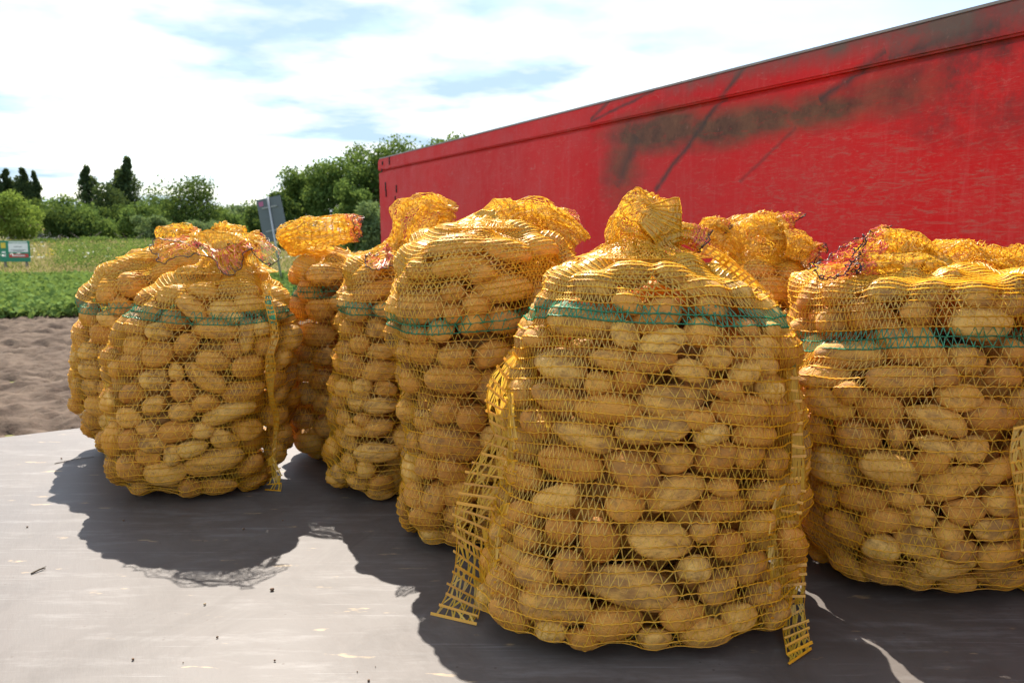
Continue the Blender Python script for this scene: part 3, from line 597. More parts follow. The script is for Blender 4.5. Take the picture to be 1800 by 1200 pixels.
# potato shapes
def ico(sub):
    import bmesh
    bm = bmesh.new(); bmesh.ops.create_icosphere(bm, subdivisions=sub, radius=1.0)
    V = np.array([v.co[:] for v in bm.verts]); F = np.array([[v.index for v in f.verts] for f in bm.faces]); bm.free(); return V, F
IV3, IF3 = ico(4); IV2, IF2 = ico(2)
def potato_shape(V, seed):
    r = np.random.default_rng(seed); P = V.copy()
    s = np.ones(len(P))
    for _ in range(5):
        d = r.normal(size=3); d /= np.linalg.norm(d); s += (.045 + .07 * r.random()) * np.sin(V @ d * (1.5 + 2.2 * r.random()) + 6.28 * r.random())
    for _ in range(5):                                              # eyes: little dents
        d = r.normal(size=3); d /= np.linalg.norm(d); s -= .075 * np.exp(-((1 - V @ d) / .012))
    P = np.sign(P) * np.abs(P) ** .92; P *= s[:, None]
    tp = (r.random() - .5) * .30; P[:, 1:] *= (1 + tp * P[:, 0])[:, None]
    P[:, 2] += (r.random() - .5) * .28 * P[:, 0] ** 2; P[:, 1] += (r.random() - .5) * .22 * P[:, 0] ** 2
    return P / np.abs(P).max(0)
NV = 16
HI = [potato_shape(IV3, 100 + i) for i in range(NV)]; LO = [potato_shape(IV2, 100 + i) for i in range(NV)]
HIM = [mesh_np('potato', P, IF3, [M_POT], smooth=True) for P in HI]

def tube_loops(loops, rad, sides=3, closed=True):
    """loops (k, n, 3) polylines -> prism tubes"""
    k, n, _ = loops.shape
    if closed: nx = np.roll(loops, -1, 1); pv = np.roll(loops, 1, 1)
    else:
        nx = np.concatenate([loops[:, 1:], loops[:, -1:]], 1); pv = np.concatenate([loops[:, :1], loops[:, :-1]], 1)
    d = nx - pv; d /= np.linalg.norm(d, axis=2)[..., None] + 1e-9
    up = np.zeros_like(d); up[..., 2] = 1; up[np.abs(d[..., 2]) > .9] = (1, 0, 0)
    a = np.cross(d, up); a /= np.linalg.norm(a, axis=2)[..., None] + 1e-9; e = np.cross(d, a)
    rad = np.broadcast_to(np.asarray(rad), (k,))[:, None, None]
    V = np.stack([loops + rad * (a * math.cos(t) + e * math.sin(t)) for t in np.arange(sides) * 2 * math.pi / sides], 2)   # k,n,s,3
    idx = np.arange(k * n * sides).reshape(k, n, sides)
    i0 = idx if closed else idx[:, :-1]; i1 = np.roll(idx, -1, 1) if closed else idx[:, 1:]
    F = np.stack([i0, np.roll(i0, -1, 2), np.roll(i1, -1, 2), i1], -1).reshape(-1, 4)
    return V.reshape(-1, 3), F
def ribbons(A, B, N, w):
    """flat tapes from A to B lying across normals N"""
    d = B - A; s = np.cross(d, N); s /= np.linalg.norm(s, axis=1)[:, None] + 1e-9; s = s * (np.asarray(w).reshape(-1, 1) if np.ndim(w) else w) * .5
    th = N * .00025; n = len(A)
    V = np.stack([A - s, A + s, B + s, B - s], 1).reshape(-1, 3); return V, np.arange(n * 4).reshape(n, 4)

class Grid:
    """surface sampled on (rows, theta) grid, theta periodic"""
    def __init__(s, P, N): s.P, s.N = P, N; s.ns, s.nt = P.shape[:2]
    def ev(s, si, ti, A=None):
        A = s.P if A is None else A
        si = np.clip(si, 0, s.ns - 1.001); i = np.floor(si).astype(int); f = (si - i)[..., None]
        tj = np.mod(ti, s.nt); j = np.floor(tj).astype(int) % s.nt; g = (tj - np.floor(tj))[..., None]; j1 = (j + 1) % s.nt
        return (A[i, j] * (1 - g) + A[i, j1] * g) * (1 - f) + (A[i + 1, j] * (1 - g) + A[i + 1, j1] * g) * f
def grid_normals(P, flip=False):
    dt = np.roll(P, -1, 1) - np.roll(P, 1, 1); ds = np.gradient(P, axis=0); N = np.cross(dt, ds); N /= np.linalg.norm(N, axis=2)[..., None] + 1e-9
    return -N if flip else N

def net_on_grid(G, rows_s, M, seed, row_r=.00085, tape_w=.0016, wav=.35, skew=None, jit=.22):
    """rows_s: row positions in grid-row units. returns per-row tubes and per-interval tapes"""
    r = np.random.default_rng(seed); nr = len(rows_s); K = 2 * M
    ti = np.arange(K) / K * G.nt
    ds = np.gradient(np.asarray(rows_s, float))
    def sshift(si, t):
        ph = t / G.nt * 2 * math.pi
        return skew(si, ph) if skew else 0
    rows = []
    for k, s0 in enumerate(rows_s):
        alt = np.where(np.arange(K) % 2 == 0, 1, -1) * (1 if k % 2 else -1)
        si = s0 + sshift(s0, ti) + ds[k] * (.035 * wav / .35 * alt + .05 * r.normal(size=K) * .5)
        rows.append(G.ev(si, ti))
    rows = np.array(rows)
    TA, TB, TN, TK = [], [], [], []
    for k in range(nr - 1):
        j = np.arange(M); par = k % 2
        tA = (2 * j + par) / K * G.nt; tB = tA + G.nt / K                       # top/bottom contact points
        jA = tA + r.normal(size=M) * jit * G.nt / K; jB = tB + r.normal(size=M) * jit * G.nt / K
        sA = rows_s[k] + sshift(rows_s[k], jA); sB = rows_s[k + 1] + sshift(rows_s[k + 1], jB)
        A = G.ev(sA, jA); B = G.ev(sB, jB); A2 = G.ev(np.roll(sA, -1), np.roll(jA, -1) + np.where(j == M - 1, G.nt, 0))
        nA = G.ev(sA, jA, G.N); nB = G.ev(sB, jB, G.N)
        mA = G.ev((sA + sB) / 2, (jA + jB) / 2)
        keep = r.random(M) > .02
        for P0, P1, q in ((A, mA, nA), (mA, B, nB), (B, (B + A2) / 2, nB), ((B + A2) / 2, A2, nB)):
            TA.append(P0[keep]); TB.append(P1[keep]); TN.append(q[keep]); TK.append(np.full(keep.sum(), k))
    return rows, np.vstack(TA), np.vstack(TB), np.vstack(TN), np.concatenate(TK)

class Acc:
    """accumulates quads with material index into meshes by key"""
    def __init__(s): s.d = {}
    def put(s, key, V, F, mi):
        L = s.d.setdefault(key, [[], [], [], 0]); L[0].append(V); L[1].append(F + L[3]); L[2].append(np.full(len(F), mi)); L[3] += len(V)
    def build(s, key, name, parent):
        if key not in s.d: return None
        L = s.d[key]; o = parent.matrix_world if parent else None
        V = np.vstack(L[0]); 
        if parent is not None: V = V - np.array(parent_loc(parent))
        return add(name, mesh_np(name, V, np.vstack(L[1]), NETM, np.concatenate(L[2])), parent)
def parent_loc(o):
    l = Vector((0, 0, 0))
    while o is not None: l = l + o.location; o = o.parent
    return l

def catmull(P, n):
    P = np.asarray(P, float); P = np.concatenate([2 * P[:1] - P[1:2], P, 2 * P[-1:] - P[-2:-1]]); m = len(P) - 3
    t = np.linspace(0, m - 1e-6, n); i = np.floor(t).astype(int); f = (t - i).reshape((-1,) + (1,) * (P.ndim - 1))
    a, b, c, d = P[i], P[i + 1], P[i + 2], P[i + 3]
    return .5 * (2 * b + (c - a) * f + (2 * a - 5 * b + 4 * c - d) * f ** 2 + (3 * b - 3 * c + d - a) * f ** 3)

NT_, NS_ = 200, 84
STUFFV, STUFFF, stuff_n = [], [], 0
INFO = {}
ORD = ['', 'second', 'third', 'fourth', 'fifth', 'sixth', 'seventh', 'eighth', 'ninth', 'tenth']
for sid, S in SACKS.items():
    D = S['D']; seed = int(sid[1])
    rows = sorted(S['rows'], reverse=True)                                       # bottom to top
    prof = []
    for (v, xl, xr) in rows:
        c = at((xl + xr) / 2, v, D); a = (xr - xl) / 2 / FPX * D / ray(900, v)[1] ; prof.append((c[0], c[2], a))
    x0, z0, a0 = prof[0]; zf = DECK + .003
    pre = [(x0, zf, .02), (x0, zf, a0 * .45), (x0, zf, a0 * .80), (x0, zf + .010, a0 * .92)]
    prof = [q for q in prof if q[1] > zf + .022]
    prof = np.array(pre + prof + [(prof[-1][0], prof[-1][1] + .004, .022), (prof[-1][0], prof[-1][1] + .007, .016)])
    L = np.concatenate([[0], np.cumsum(np.hypot(np.diff(prof[:, 2]), np.diff(prof[:, 1])))]); tot = L[-1]
    ls = np.linspace(0, tot, NS_); cx = np.interp(ls, L, prof[:, 0]); cz = np.interp(ls, L, prof[:, 1]); ca = np.interp(ls, L, prof[:, 2])
    for _ in range(2):
        for q in (cz, ca): q[1:-1] = .25 * q[:-2] + .5 * q[1:-1] + .25 * q[2:]
    th = np.arange(NT_) / NT_ * 2 * math.pi; ex = 2 / 2.5
    ct = np.sign(np.cos(th)) * np.abs(np.cos(th)) ** ex; st_ = np.sign(np.sin(th)) * np.abs(np.sin(th)) ** ex
    low = 1 + .035 * np.sin(2 * th[None] + seed * 1.7 + ls[:, None] * 9) + .02 * np.sin(3 * th[None] + seed * 2.1 - ls[:, None] * 14)
    P = np.stack([cx[:, None] + ca[:, None] * ct[None] * low, D + ca[:, None] * S['b'] * st_[None] * low, np.repeat(cz[:, None], NT_, 1)], 2)
    N = grid_normals(P)
    if (N[NS_ // 2] * (P[NS_ // 2] - P[NS_ // 2].mean(0))).sum() < 0: N = -N
    idx = np.arange(NS_ * NT_).reshape(NS_, NT_); nxt = np.roll(idx, -1, 1)
    BF = np.stack([idx[:-1], nxt[:-1], nxt[1:], idx[1:]], -1).reshape(-1, 4)
    bvh = BVHTree.FromPolygons([Vector(p) for p in P.reshape(-1, 3)], BF.tolist())
    Nf = N.reshape(-1, 3); Pf = P.reshape(-1, 3)
    midu = np.mean([(r_[1] + r_[2]) / 2 for r_ in S['rows']])
    def hit(u, v, bvh=bvh, Nf=Nf, midu=midu):
        for k in range(40):
            loc, nor, fi, _ = bvh.ray_cast(Vector(CAM), Vector(ray(u, v)).normalized())
            if loc is not None: return np.array(loc), Nf[BF[fi][0]]
            u += (midu - u) * .03; v += (700 - v) * .006
        return None, None
    INFO[sid] = dict(P=P, N=N, hit=hit, ls=ls, cz=cz, D=D, bvh=bvh)
    # ---- potatoes: list of [center, xaxis, normal, semi L, semi W, semi T, fixed, index in list]
    pots = []
    for i, (u, v, ln, wd, an) in enumerate(POT[sid]):
        p, nr = hit(u, v)
        if p is None: continue
        dep = (p - CAM) @ fwd; k = dep / FPX
        im = rgt * math.cos(R(an)) + upv * math.sin(R(an)); ax = im - nr * (im @ nr) * .8; ax /= np.linalg.norm(ax)
        nn = nr - ax * (nr @ ax); nn /= np.linalg.norm(nn)
        l2 = ln * k / 2 * 1.10; w2 = wd * k / 2 * 1.15; t2 = min(w2 * .80, .030)
        pots.append([p - nn * t2 * .96, ax, nn, l2, w2, t2, 1, i])
    cen = [q[0] for q in pots]; rad = [(q[3] * .45 + q[4] * .55) for q in pots]
    rs_ = np.random.default_rng(50 + seed)
    def fill(depth, tries, lmin, lmax, gap):
        for _ in range(tries):
            i = rs_.integers(5, NS_ - 7); j = rs_.integers(0, NT_)
            if rs_.random() > (ca[i] / ca.max()): continue
            nr = N[i, j]; l2 = lmin + (lmax - lmin) * rs_.random(); w2 = .022 + .009 * rs_.random()
            c = P[i, j] - nr * (w2 + depth)
            if c[2] < DECK + w2: c[2] = DECK + w2
            r_ = l2 * .45 + w2 * .55
            if cen:
                dd = np.linalg.norm(np.array(cen) - c, axis=1)
                if (dd < (np.array(rad) + r_) * gap).any(): continue
            ax = rs_.normal(size=3); ax[2] *= .4; ax -= nr * (ax @ nr); ax /= np.linalg.norm(ax) + 1e-9
            pots.append([c, ax, nr, l2, w2, w2 * .95, 0, -1]); cen.append(c); rad.append(r_)
    fill(.001, 2600, .032, .046, .92)
    fill(.001, 1500, .022, .028, .90)
    fill(.022, 900, .030, .040, .84)
    fill(.072, 2600, .034, .046, .70)
    fill(.108, 1500, .036, .048, .68)
    fill(.145, 700, .036, .048, .66)
    # ---- settle: three-sphere bodies push each other apart
    n = len(pots); Cn = np.array([q[0] for q in pots]); Ax = np.array([q[1] for q in pots]); Ls = np.array([q[3] for q in pots]); Ws = np.array([(q[4] + q[5]) / 2 for q in pots])
    fx = np.array([q[6] for q in pots]); C0 = Cn.copy(); ofs = np.array([-1, 0, 1.]); own = np.repeat(np.arange(n), 3)
    sr = np.stack([Ws * .80, Ws * .97, Ws * .80], 1).ravel()
    for it in range(30):
        sp = (Cn[:, None] + Ax[:, None] * (ofs[None, :, None] * np.maximum(Ls - Ws * .85, 0)[:, None, None])).reshape(-1, 3)
        d = sp[:, None] - sp[None]; q = np.sqrt((d ** 2).sum(2)) + 1e-9; ov = (sr[:, None] + sr[None]) * .86 - q
        ov[own[:, None] == own[None]] = 0; ov = np.maximum(ov, 0)
        if ov.max() < .001: break
        push = (d / q[..., None] * ov[..., None]).sum(1) * .28; mv = np.zeros((n, 3)); np.add.at(mv, own, push)
        ln_ = np.linalg.norm(mv, axis=1); mv *= np.minimum(1, .006 / (ln_ + 1e-9))[:, None]
        mv *= np.where(fx == 1, .55, 1.)[:, None]; Cn = Cn + mv
        Cn = np.where(fx[:, None] == 1, Cn + (C0 - Cn) * .12, Cn)
        Cn[:, 2] = np.maximum(Cn[:, 2], DECK + Ws * .9)
    HV, HF, hn = [], [], 0
    named = []
    for i, q in enumerate(pots):
        ax, nn = q[1], q[2] - q[1] * (q[2] @ q[1]); nn = nn / np.linalg.norm(nn); yy = np.cross(nn, ax); sh = int(rs_.integers(NV))
        Mx = np.stack([ax * q[3], yy * q[4], nn * q[5]], 1)
        V = LO[sh] @ Mx.T + Cn[i]; dz = DECK + .002 - V[:, 2].min()
        if dz > 0: Cn[i, 2] += dz; V[:, 2] += dz
        HV.append(V); HF.append(IF2 + hn); hn += len(V)
        if q[6]:
            o = add('potato', HIM[sh]); o.matrix_world = Matrix([[*Mx[0], Cn[i, 0]], [*Mx[1], Cn[i, 1]], [*Mx[2], Cn[i, 2]], [0, 0, 0, 1]])
            named.append((o, q[7]))
        else: STUFFV.append(V); STUFFF.append(IF2 + stuff_n); stuff_n += len(V)
    # labels: shape + place, then order from the top where several share it
    keyed = {}
    for o, i in named:
        u, v, ln, wd, an = POT[sid][i]; xl = min(r_[1] for r_ in S['rows']); xr = max(r_[2] for r_ in S['rows']); vb = S['rows'][-1][0] + (S['D'] < 1.4) * 60
        shp = 'small round' if ln < 1.3 * wd and ln * FPX / 1400 * D < 78 else 'plump' if ln < 1.55 * wd else 'long'
        hz = 'left' if u < xl + (xr - xl) * .36 else 'right' if u > xl + (xr - xl) * .66 else 'centre'
        if v < S['band'] - 22: vt = 'above the green band'
        elif v < S['band'] + 22: vt = 'behind the green band'
        else:
            k = (v - S['band']) / (vb - S['band']); vt = 'upper' if k < .33 else 'mid height' if k < .66 else 'low'
        place = f'{vt} {hz}' if 'green' not in vt else f'{vt} at {hz}'
        keyed.setdefault((shp, place), []).append((v, u, o))
    for (shp, place), lst in keyed.items():
        lst.sort(key=lambda x: (x[0], x[1]))
        for k, (_, _, o) in enumerate(lst):
            pre_ = f'{shp} potato' if len(lst) == 1 else (f'topmost {shp} potato' if k == 0 else f'{ORD[min(k, 9)]} {shp} potato from top')
            wh = place if 'green' in place else (place.replace('mid height', 'halfway up').replace('low ', 'near the bottom ').replace('upper', 'just below the band'))
            tag(o, f'{pre_}, {wh}, {S["desc"]}', 'potato', f'potatoes in the {S["desc"]}')
    # ---- net: membrane held out by the potatoes
    pb = BVHTree.FromPolygons([Vector(p) for p in np.vstack(HV)], np.vstack(HF).tolist())
    hitd = np.full((NS_, NT_), -.05)
    for i in range(NS_):
        for j in range(NT_):
            s0 = P[i, j] + N[i, j] * .06; loc, _, _, dist = pb.ray_cast(Vector(s0), Vector(-N[i, j]), .11)
            if loc is not None: hitd[i, j] = .06 - dist
    hitd += .0016
    d = np.maximum(hitd, -.012)
    wz = np.clip((np.arange(NS_) - 3) / 6, 0, 1)[:, None]
    for it in range(90):
        av = (np.roll(d, 1, 1) + np.roll(d, -1, 1)) * .36
        av[1:-1] += (d[:-2] + d[2:])[0:] * .14; av[0] += d[1] * .28; av[-1] += d[-2] * .28
        d = np.maximum(hitd, av - .00034)
    d[-6:] *= np.linspace(1, 0, 6)[:, None]
    NP = P + N * d[..., None]; NP[..., 2] = np.maximum(NP[..., 2], DECK + .0018)
    G = Grid(NP, grid_normals(NP)); 
    if (G.N[NS_ // 2] * N[NS_ // 2]).sum() < 0: G.N = -G.N
    INFO[sid]['G'] = G
    root = empty('potato_sack', (float(cx[0]), D, DECK)); INFO[sid]['root'] = root
    tag(root, S['label'], 'sack', 'net sacks of potatoes on the trailer bed')
    # net rows: even spacing along the profile, the green band set at its photographed height
    pbd, _ = hit(midu, S['band']); zb2 = pbd[2]; sb = np.interp(zb2, cz[4:NS_ - 6], np.arange(4, NS_ - 6)); lb = sb / (NS_ - 1) * tot
    q_ = [pre[1][2] * .55]
    while q_[-1] < tot - .004: q_.append(q_[-1] + (.0148 - .0060 * min(1, max(0, (q_[-1] - lb - .03) / .06))))
    srow = np.array(q_) / tot * (NS_ - 1); kb = int(np.argmin(np.abs(srow - sb)))
    circ = 2 * math.pi * ca.max() * math.sqrt((1 + S['b'] ** 2) / 2); M = int(circ / .0098)
    a1, a2, a3 = rs_.random(3) * 6.28
    def skew(s, ph, a1=a1, a2=a2, a3=a3): return 1.5 * (.55 * np.sin(ph + a1 + s * .05) + .35 * np.sin(2 * ph + a2 - s * .08) + .25 * np.sin(3 * ph + a3 + s * .12)) * np.clip((s - 6) / 10, 0, 1)
    rows_, A, B, Nn, K = net_on_grid(G, srow, M, 900 + seed, row_r=.00095, skew=skew)
    acc = Acc(); nrow = len(srow); isg = lambda k: (k == kb) | (k == kb + 1)
    for k in range(nrow):
        V, F = tube_loops(rows_[k:k + 1], .00125 if k not in (kb, kb + 1) else .00125)
        acc.put('band' if k in (kb, kb + 1) else 'net', V, F, 2 if k in (kb, kb + 1) else 0)
    gr = (K >= kb) & (K <= kb + 1)
    w = (.0006 + .0010 * rs_.random(len(A))) * (1 + 1.1 * np.clip((srow[K] - sb - 1) / 12, 0, 1))
    V, F = ribbons(A[~gr], B[~gr], Nn[~gr], w[~gr]); acc.put('net', V, F, 1)
    V, F = ribbons(A[gr], B[gr], Nn[gr], w[gr] * 1.15); acc.put('band', V, F, 2)
    INFO[sid]['acc'] = acc; INFO[sid]['M'] = M

tag(add('packed_potatoes', mesh_np('packed_potatoes', np.vstack(STUFFV), np.vstack(STUFFF), [M_POT], smooth=True)), 'mass of potatoes packed deeper inside the net sacks', 'potatoes', kind='stuff')

# ---- gathered necks
def ring(u, v, ang, r1, r2, Y, n=120):
    """ring around an axis pointing at image angle ang"""
    c = at(u, v, Y); k = Y / FPX; pr = rgt * math.cos(R(ang - 90)) + np.array([0, 0, 1.]) * math.sin(R(ang - 90)); ph = np.arange(n) / n * 2 * math.pi
    return c + pr * (r1 * k * np.cos(ph))[:, None] + np.array([0, -1., 0]) * (r2 * k * np.sin(ph))[:, None]
def hemloop(pts, Y, n=120):
    """closed hem loop through (u, v, forward metres)"""
    Q = np.array([at(u, v, Y - fw) for u, v, fw in pts]); Q = np.concatenate([Q[-1:], Q, Q[:2]])
    m = len(pts); t = np.arange(n) / n * m; i = np.floor(t).astype(int); f = (t - i)[:, None]; a, b, c, d = Q[i], Q[i + 1], Q[np.minimum(i + 2, m + 2)], Q[np.minimum(i + 3, m + 2)]
    return .5 * (2 * b + (c - a) * f + (2 * a - 5 * b + 4 * c - d) * f ** 2 + (3 * b - 3 * c + d - a) * f ** 3)
def bunch(sid, loops, nrow=13, M=85, hem=3, ruff=.006, seed=0, layers=1, key='neck', tape=.0020, rowr=.0009):
    if M > 40: nrow = int(nrow * 1.5); M = int(M * 1.2); tape *= .55; rowr *= .75; hem = int(round(hem * 1.4))
    acc = INFO[sid]['acc']; r = np.random.default_rng(3000 + seed)
    for ly in range(layers):
        G0 = catmull(np.array(loops), 40); cen = G0.mean(1, keepdims=True)
        v = np.linspace(0, 1, 40)[:, None]; ph = np.arange(120)[None] / 120 * 2 * math.pi
        rf = np.zeros((40, 120))
        for _ in range(7):
            kq = r.integers(3, 16); rf += r.normal() * np.sin(kq * ph + r.random() * 6.28 + v * r.normal() * 5) / math.sqrt(kq) 
        rf += 1.3 * vnoise(ph * 6 + v * 0, v * 9 + ph * 0, 1.0, 400 + seed + ly)
        wv = np.sin(np.clip(v, 0, 1) * math.pi * .62 + .12)
        dr = G0 - cen; ln = np.linalg.norm(dr, axis=2)[..., None] + 1e-6
        G1 = cen + dr * (1 - .16 * ly) + dr / ln * (rf * ruff * wv)[..., None]
        G1[..., 2] += ruff * .6 * wv * vnoise(ph * 5 + 0 * v, v * 14 + 0 * ph, 1.0, 500 + seed)
        for sc_, am in ((.060, 2.2), (.026, .6)):
            q_ = [vnoise(G1[..., a] + 7 * G1[..., 1], G1[..., 2] * 1.3 + G1[..., b], sc_, 600 + seed * 5 + c) for a, b, c in ((0, 1, 0), (0, 0, 1), (1, 0, 2))]
            G1 = G1 + np.stack(q_, -1) * (ruff * am * 2.0) * np.clip(v * 3, 0, 1)[..., None]
        G = Grid(G1, grid_normals(G1)); rows_s = np.linspace(0, 38.9, nrow)
        rows_, A, B, Nn, K = net_on_grid(G, rows_s, M, 4000 + seed + ly, jit=.35)
        for k in range(nrow):
            mi = 0
            nm = key
            if hem and k >= nrow - hem: nm = 'hem'; mi = 4 if k == nrow - 1 else (3 if k % 2 else 0)
            V, F = tube_loops(rows_[k:k + 1], rowr if mi != 4 else .0011); acc.put(nm, V, F, mi)
        hm = (K >= nrow - 1 - hem) if hem else np.zeros(len(K), bool); w = tape * (.6 + .8 * r.random(len(A)))
        V, F = ribbons(A[~hm], B[~hm], Nn[~hm], w[~hm]); acc.put(key, V, F, 1)
        if hm.any():
            last = (K == nrow - 2) & (r.random(len(K)) < .4); org = hm & ~last & (r.random(len(K)) < .45); red = hm & ~last & ~org
            V, F = ribbons(A[org], B[org], Nn[org], w[org] * .7); acc.put('hem', V, F, 1)
            V, F = ribbons(A[red], B[red], Nn[red], w[red] * .7); acc.put('hem', V, F, 3)
            bl = hm & last; V, F = ribbons(A[bl], B[bl], Nn[bl], w[bl] * .55); acc.put('hem', V, F, 4)

# S1: small puffs behind the left front sack
bunch('S1', [ring(290, 452, 90, 80, 66, 2.04), ring(308, 438, 90, 40, 34, 2.02), ring(312, 424, 90, 34, 34, 2.02), ring(322, 412, 70, 32, 30, 2.02), ring(340, 412, 20, 12, 18, 2.02), ring(352, 422, -40, 8, 10, 2.0)], seed=1, hem=2)
# S2: splayed opening with dark stitched hem
D2 = 1.75
bunch('S2', [ring(402, 470, 90, 30, 30, D2), ring(402, 452, 90, 26, 26, D2), ring(404, 425, 90, 46, 40, D2), ring(400, 412, 90, 52, 46, D2 - .01),
     hemloop([(484, 428, .02), (490, 462, .07), (462, 464, .10), (440, 438, .11), (428, 462, .13), (410, 482, .15), (394, 480, .15), (380, 456, .13), (345, 446, .11), (312, 458, .10), (276, 456, .07), (268, 436, .03), (272, 420, .0), (310, 424, .02), (350, 436, .05), (392, 440, .07), (430, 418, .02), (462, 424, -.02)], D2)],
     seed=2, nrow=15, M=95, hem=2, ruff=.004, layers=1, tape=.0022)
bunch('S2', [ring(398, 478, 90, 88, 70, D2), ring(402, 464, 90, 44, 38, D2), ring(405, 440, 90, 34, 30, D2), ring(412, 420, 80, 36, 32, D2 + .01), ring(420, 410, 60, 24, 26, D2 + .02), ring(432, 414, 20, 8, 12, D2 + .02)], seed=12, nrow=11, hem=0, ruff=.008)
# S3: fat roll lying to the right, red hem at its end
D3 = 1.93
bunch('S3', [ring(606, 462, 90, 78, 66, D3 + .06), ring(576, 446, 90, 44, 36, D3 + .06), ring(526, 434, 120, 22, 22, D3 + .03), ring(506, 415, 60, 17, 18, D3), ring(528, 410, 8, 21, 22, D3 - .01), ring(565, 407, 8, 24, 26, D3 - .02), ring(600, 402, 10, 23, 26, D3 - .02), ring(622, 400, 10, 21, 22, D3 - .02), ring(631, 402, -10, 20, 20, D3 - .02)], seed=3, nrow=17, hem=3, ruff=.0045)
# S4: bunch leaning right plus a small open hem ring at the front
D4 = 1.70
bunch('S4', [ring(696, 448, 90, 74, 66, D4 + .03), ring(700, 436, 90, 42, 38, D4 + .02), ring(712, 425, 70, 28, 26, D4 + .02), ring(722, 398, 60, 34, 30, D4 + .02), ring(745, 376, 45, 32, 30, D4 + .02), ring(770, 366, 20, 22, 22, D4 + .02), ring(795, 374, -20, 10, 12, D4 + .02)], seed=4, nrow=15, hem=0, ruff=.007)
bunch('S4', [ring(702, 436, 180, 10, 14, D4), ring(684, 440, 200, 14, 16, D4 - .02), hemloop([(690, 446, .05), (692, 462, .09), (668, 474, .12), (645, 468, .12), (640, 452, .09), (662, 446, .05)], D4)], seed=14, nrow=8, M=60, hem=4, ruff=.003, layers=1)
# S5: roll sliding off to the right with a dark red end
D5 = 1.46
bunch('S5', [ring(855, 402, 90, 96, 84, D5), ring(862, 390, 90, 56, 50, D5 + .01), ring(884, 380, 40, 26, 26, D5 + .04), ring(915, 374, 8, 18, 28, D5 + .06), ring(950, 376, -18, 20, 28, D5 + .07), ring(984, 392, -38, 23, 26, D5 + .08), ring(1008, 410, -45, 20, 22, D5 + .08), ring(1024, 424, -45, 20, 20, D5 + .08)], seed=5, nrow=15, hem=0, ruff=.006)
bunch('S5', [ring(965, 380, -10, 10, 20, D5 + .12), ring(985, 380, -15, 14, 20, D5 + .14), ring(1004, 388, -50, 15, 20, D5 + .14), ring(1018, 408, -60, 9, 16, D5 + .13)], seed=15, nrow=10, hem=6, M=60, ruff=.004)
# S6: standing wing above the tie, small dark hem to the right
D6 = 1.17
bunch('S6', [ring(1128, 452, 90, 118, 100, D6 + .02), ring(1128, 438, 90, 74, 60, D6 + .02), ring(1126, 426, 90, 50, 40, D6 + .02), ring(1126, 412, 92, 58, 44, D6 + .02), ring(1130, 396, 75, 54, 38, D6 + .02), ring(1144, 378, 50, 44, 24, D6 + .02), ring(1158, 362, 50, 22, 12, D6 + .02)], seed=6, nrow=15, hem=0, ruff=.006, M=80)
bunch('S6', [ring(1140, 414, 40, 28, 20, D6), ring(1158, 394, 60, 36, 14, D6), ring(1172, 374, 70, 26, 8, D6), ring(1166, 352, 105, 26, 4, D6)], seed=16, nrow=10, hem=0, ruff=.002, M=34, layers=1, tape=.0036, rowr=.0015)
bunch('S6', [ring(1150, 424, 0, 16, 22, D6 + .01), ring(1185, 412, -5, 15, 18, D6 + .01), ring(1210, 414, -20, 17, 16, D6 + .01), ring(1234, 424, -28, 16, 14, D6)], seed=26, nrow=11, hem=4, ruff=.004, M=60)
# S7: crumpled mound, dark loops
D7 = 1.69
bunch('S7', [ring(1340, 462, 90, 66, 52, D7 + .02), ring(1338, 444, 90, 60, 48, D7 + .01), ring(1335, 424, 90, 62, 46, D7), ring(1335, 408, 80, 52, 38, D7), ring(1352, 398, 50, 26, 24, D7), ring(1376, 396, 20, 14, 16, D7)], seed=7, nrow=15, hem=0, ruff=.010, M=110)
bunch('S7', [ring(1340, 410, 20, 14, 18, D7), ring(1368, 394, 35, 14, 16, D7), ring(1388, 384, 30, 13, 14, D7), ring(1404, 382, -60, 12, 13, D7)], seed=17, nrow=9, hem=4, M=50, ruff=.003, layers=1)
bunch('S7', [ring(1375, 430, 0, 24, 24, D7 - .05), ring(1405, 432, -10, 18, 20, D7 - .06), ring(1425, 440, -25, 15, 16, D7 - .06), ring(1440, 446, -25, 16, 16, D7 - .06)], seed=27, nrow=10, hem=3, M=60, ruff=.006)
bunch('S7', [ring(1300, 428, 150, 20, 20, D7), ring(1270, 412, 140, 15, 16, D7), ring(1252, 402, 100, 14, 14, D7), ring(1262, 396, 10, 8, 10, D7), ring(1277, 404, -30, 10, 10, D7)], seed=37, nrow=10, hem=2, M=60, ruff=.006)
# S8: flattened opening lying left, gathered ridge running right
D8 = 1.37
bunch('S8', [ring(1655, 474, 170, 18, 34, D8 + .02), ring(1638, 462, 172, 18, 40, D8), ring(1600, 446, 175, 30, 50, D8), ring(1556, 440, 178, 34, 52, D8 - .01),
     hemloop([(1560, 404, .0), (1518, 416, .06), (1508, 440, .10), (1500, 464, .13), (1462, 484, .14), (1428, 478, .10), (1440, 464, .02), (1480, 440, -.05), (1530, 414, -.05)], D8)], seed=8, nrow=17, M=110, hem=3, ruff=.006, tape=.0022)
bunch('S8', [ring(1650, 470, 185, 12, 30, D8 - .06), ring(1600, 464, 186, 16, 40, D8 - .08), ring(1540, 466, 190, 14, 36, D8 - .1), ring(1500, 472, 195, 8, 26, D8 - .11)], seed=18, nrow=11, M=70, hem=3, ruff=.004)
bunch('S8', [ring(1600, 462, 0, 18, 40, D8 + .06), ring(1660, 452, 4, 20, 44, D8 + .08), ring(1720, 456, -4, 20, 46, D8 + .08), ring(1790, 468, -10, 22, 46, D8 + .06), ring(1850, 490, -25, 24, 40, D8 + .04)], seed=28, nrow=19, M=80, hem=0, ruff=.008)

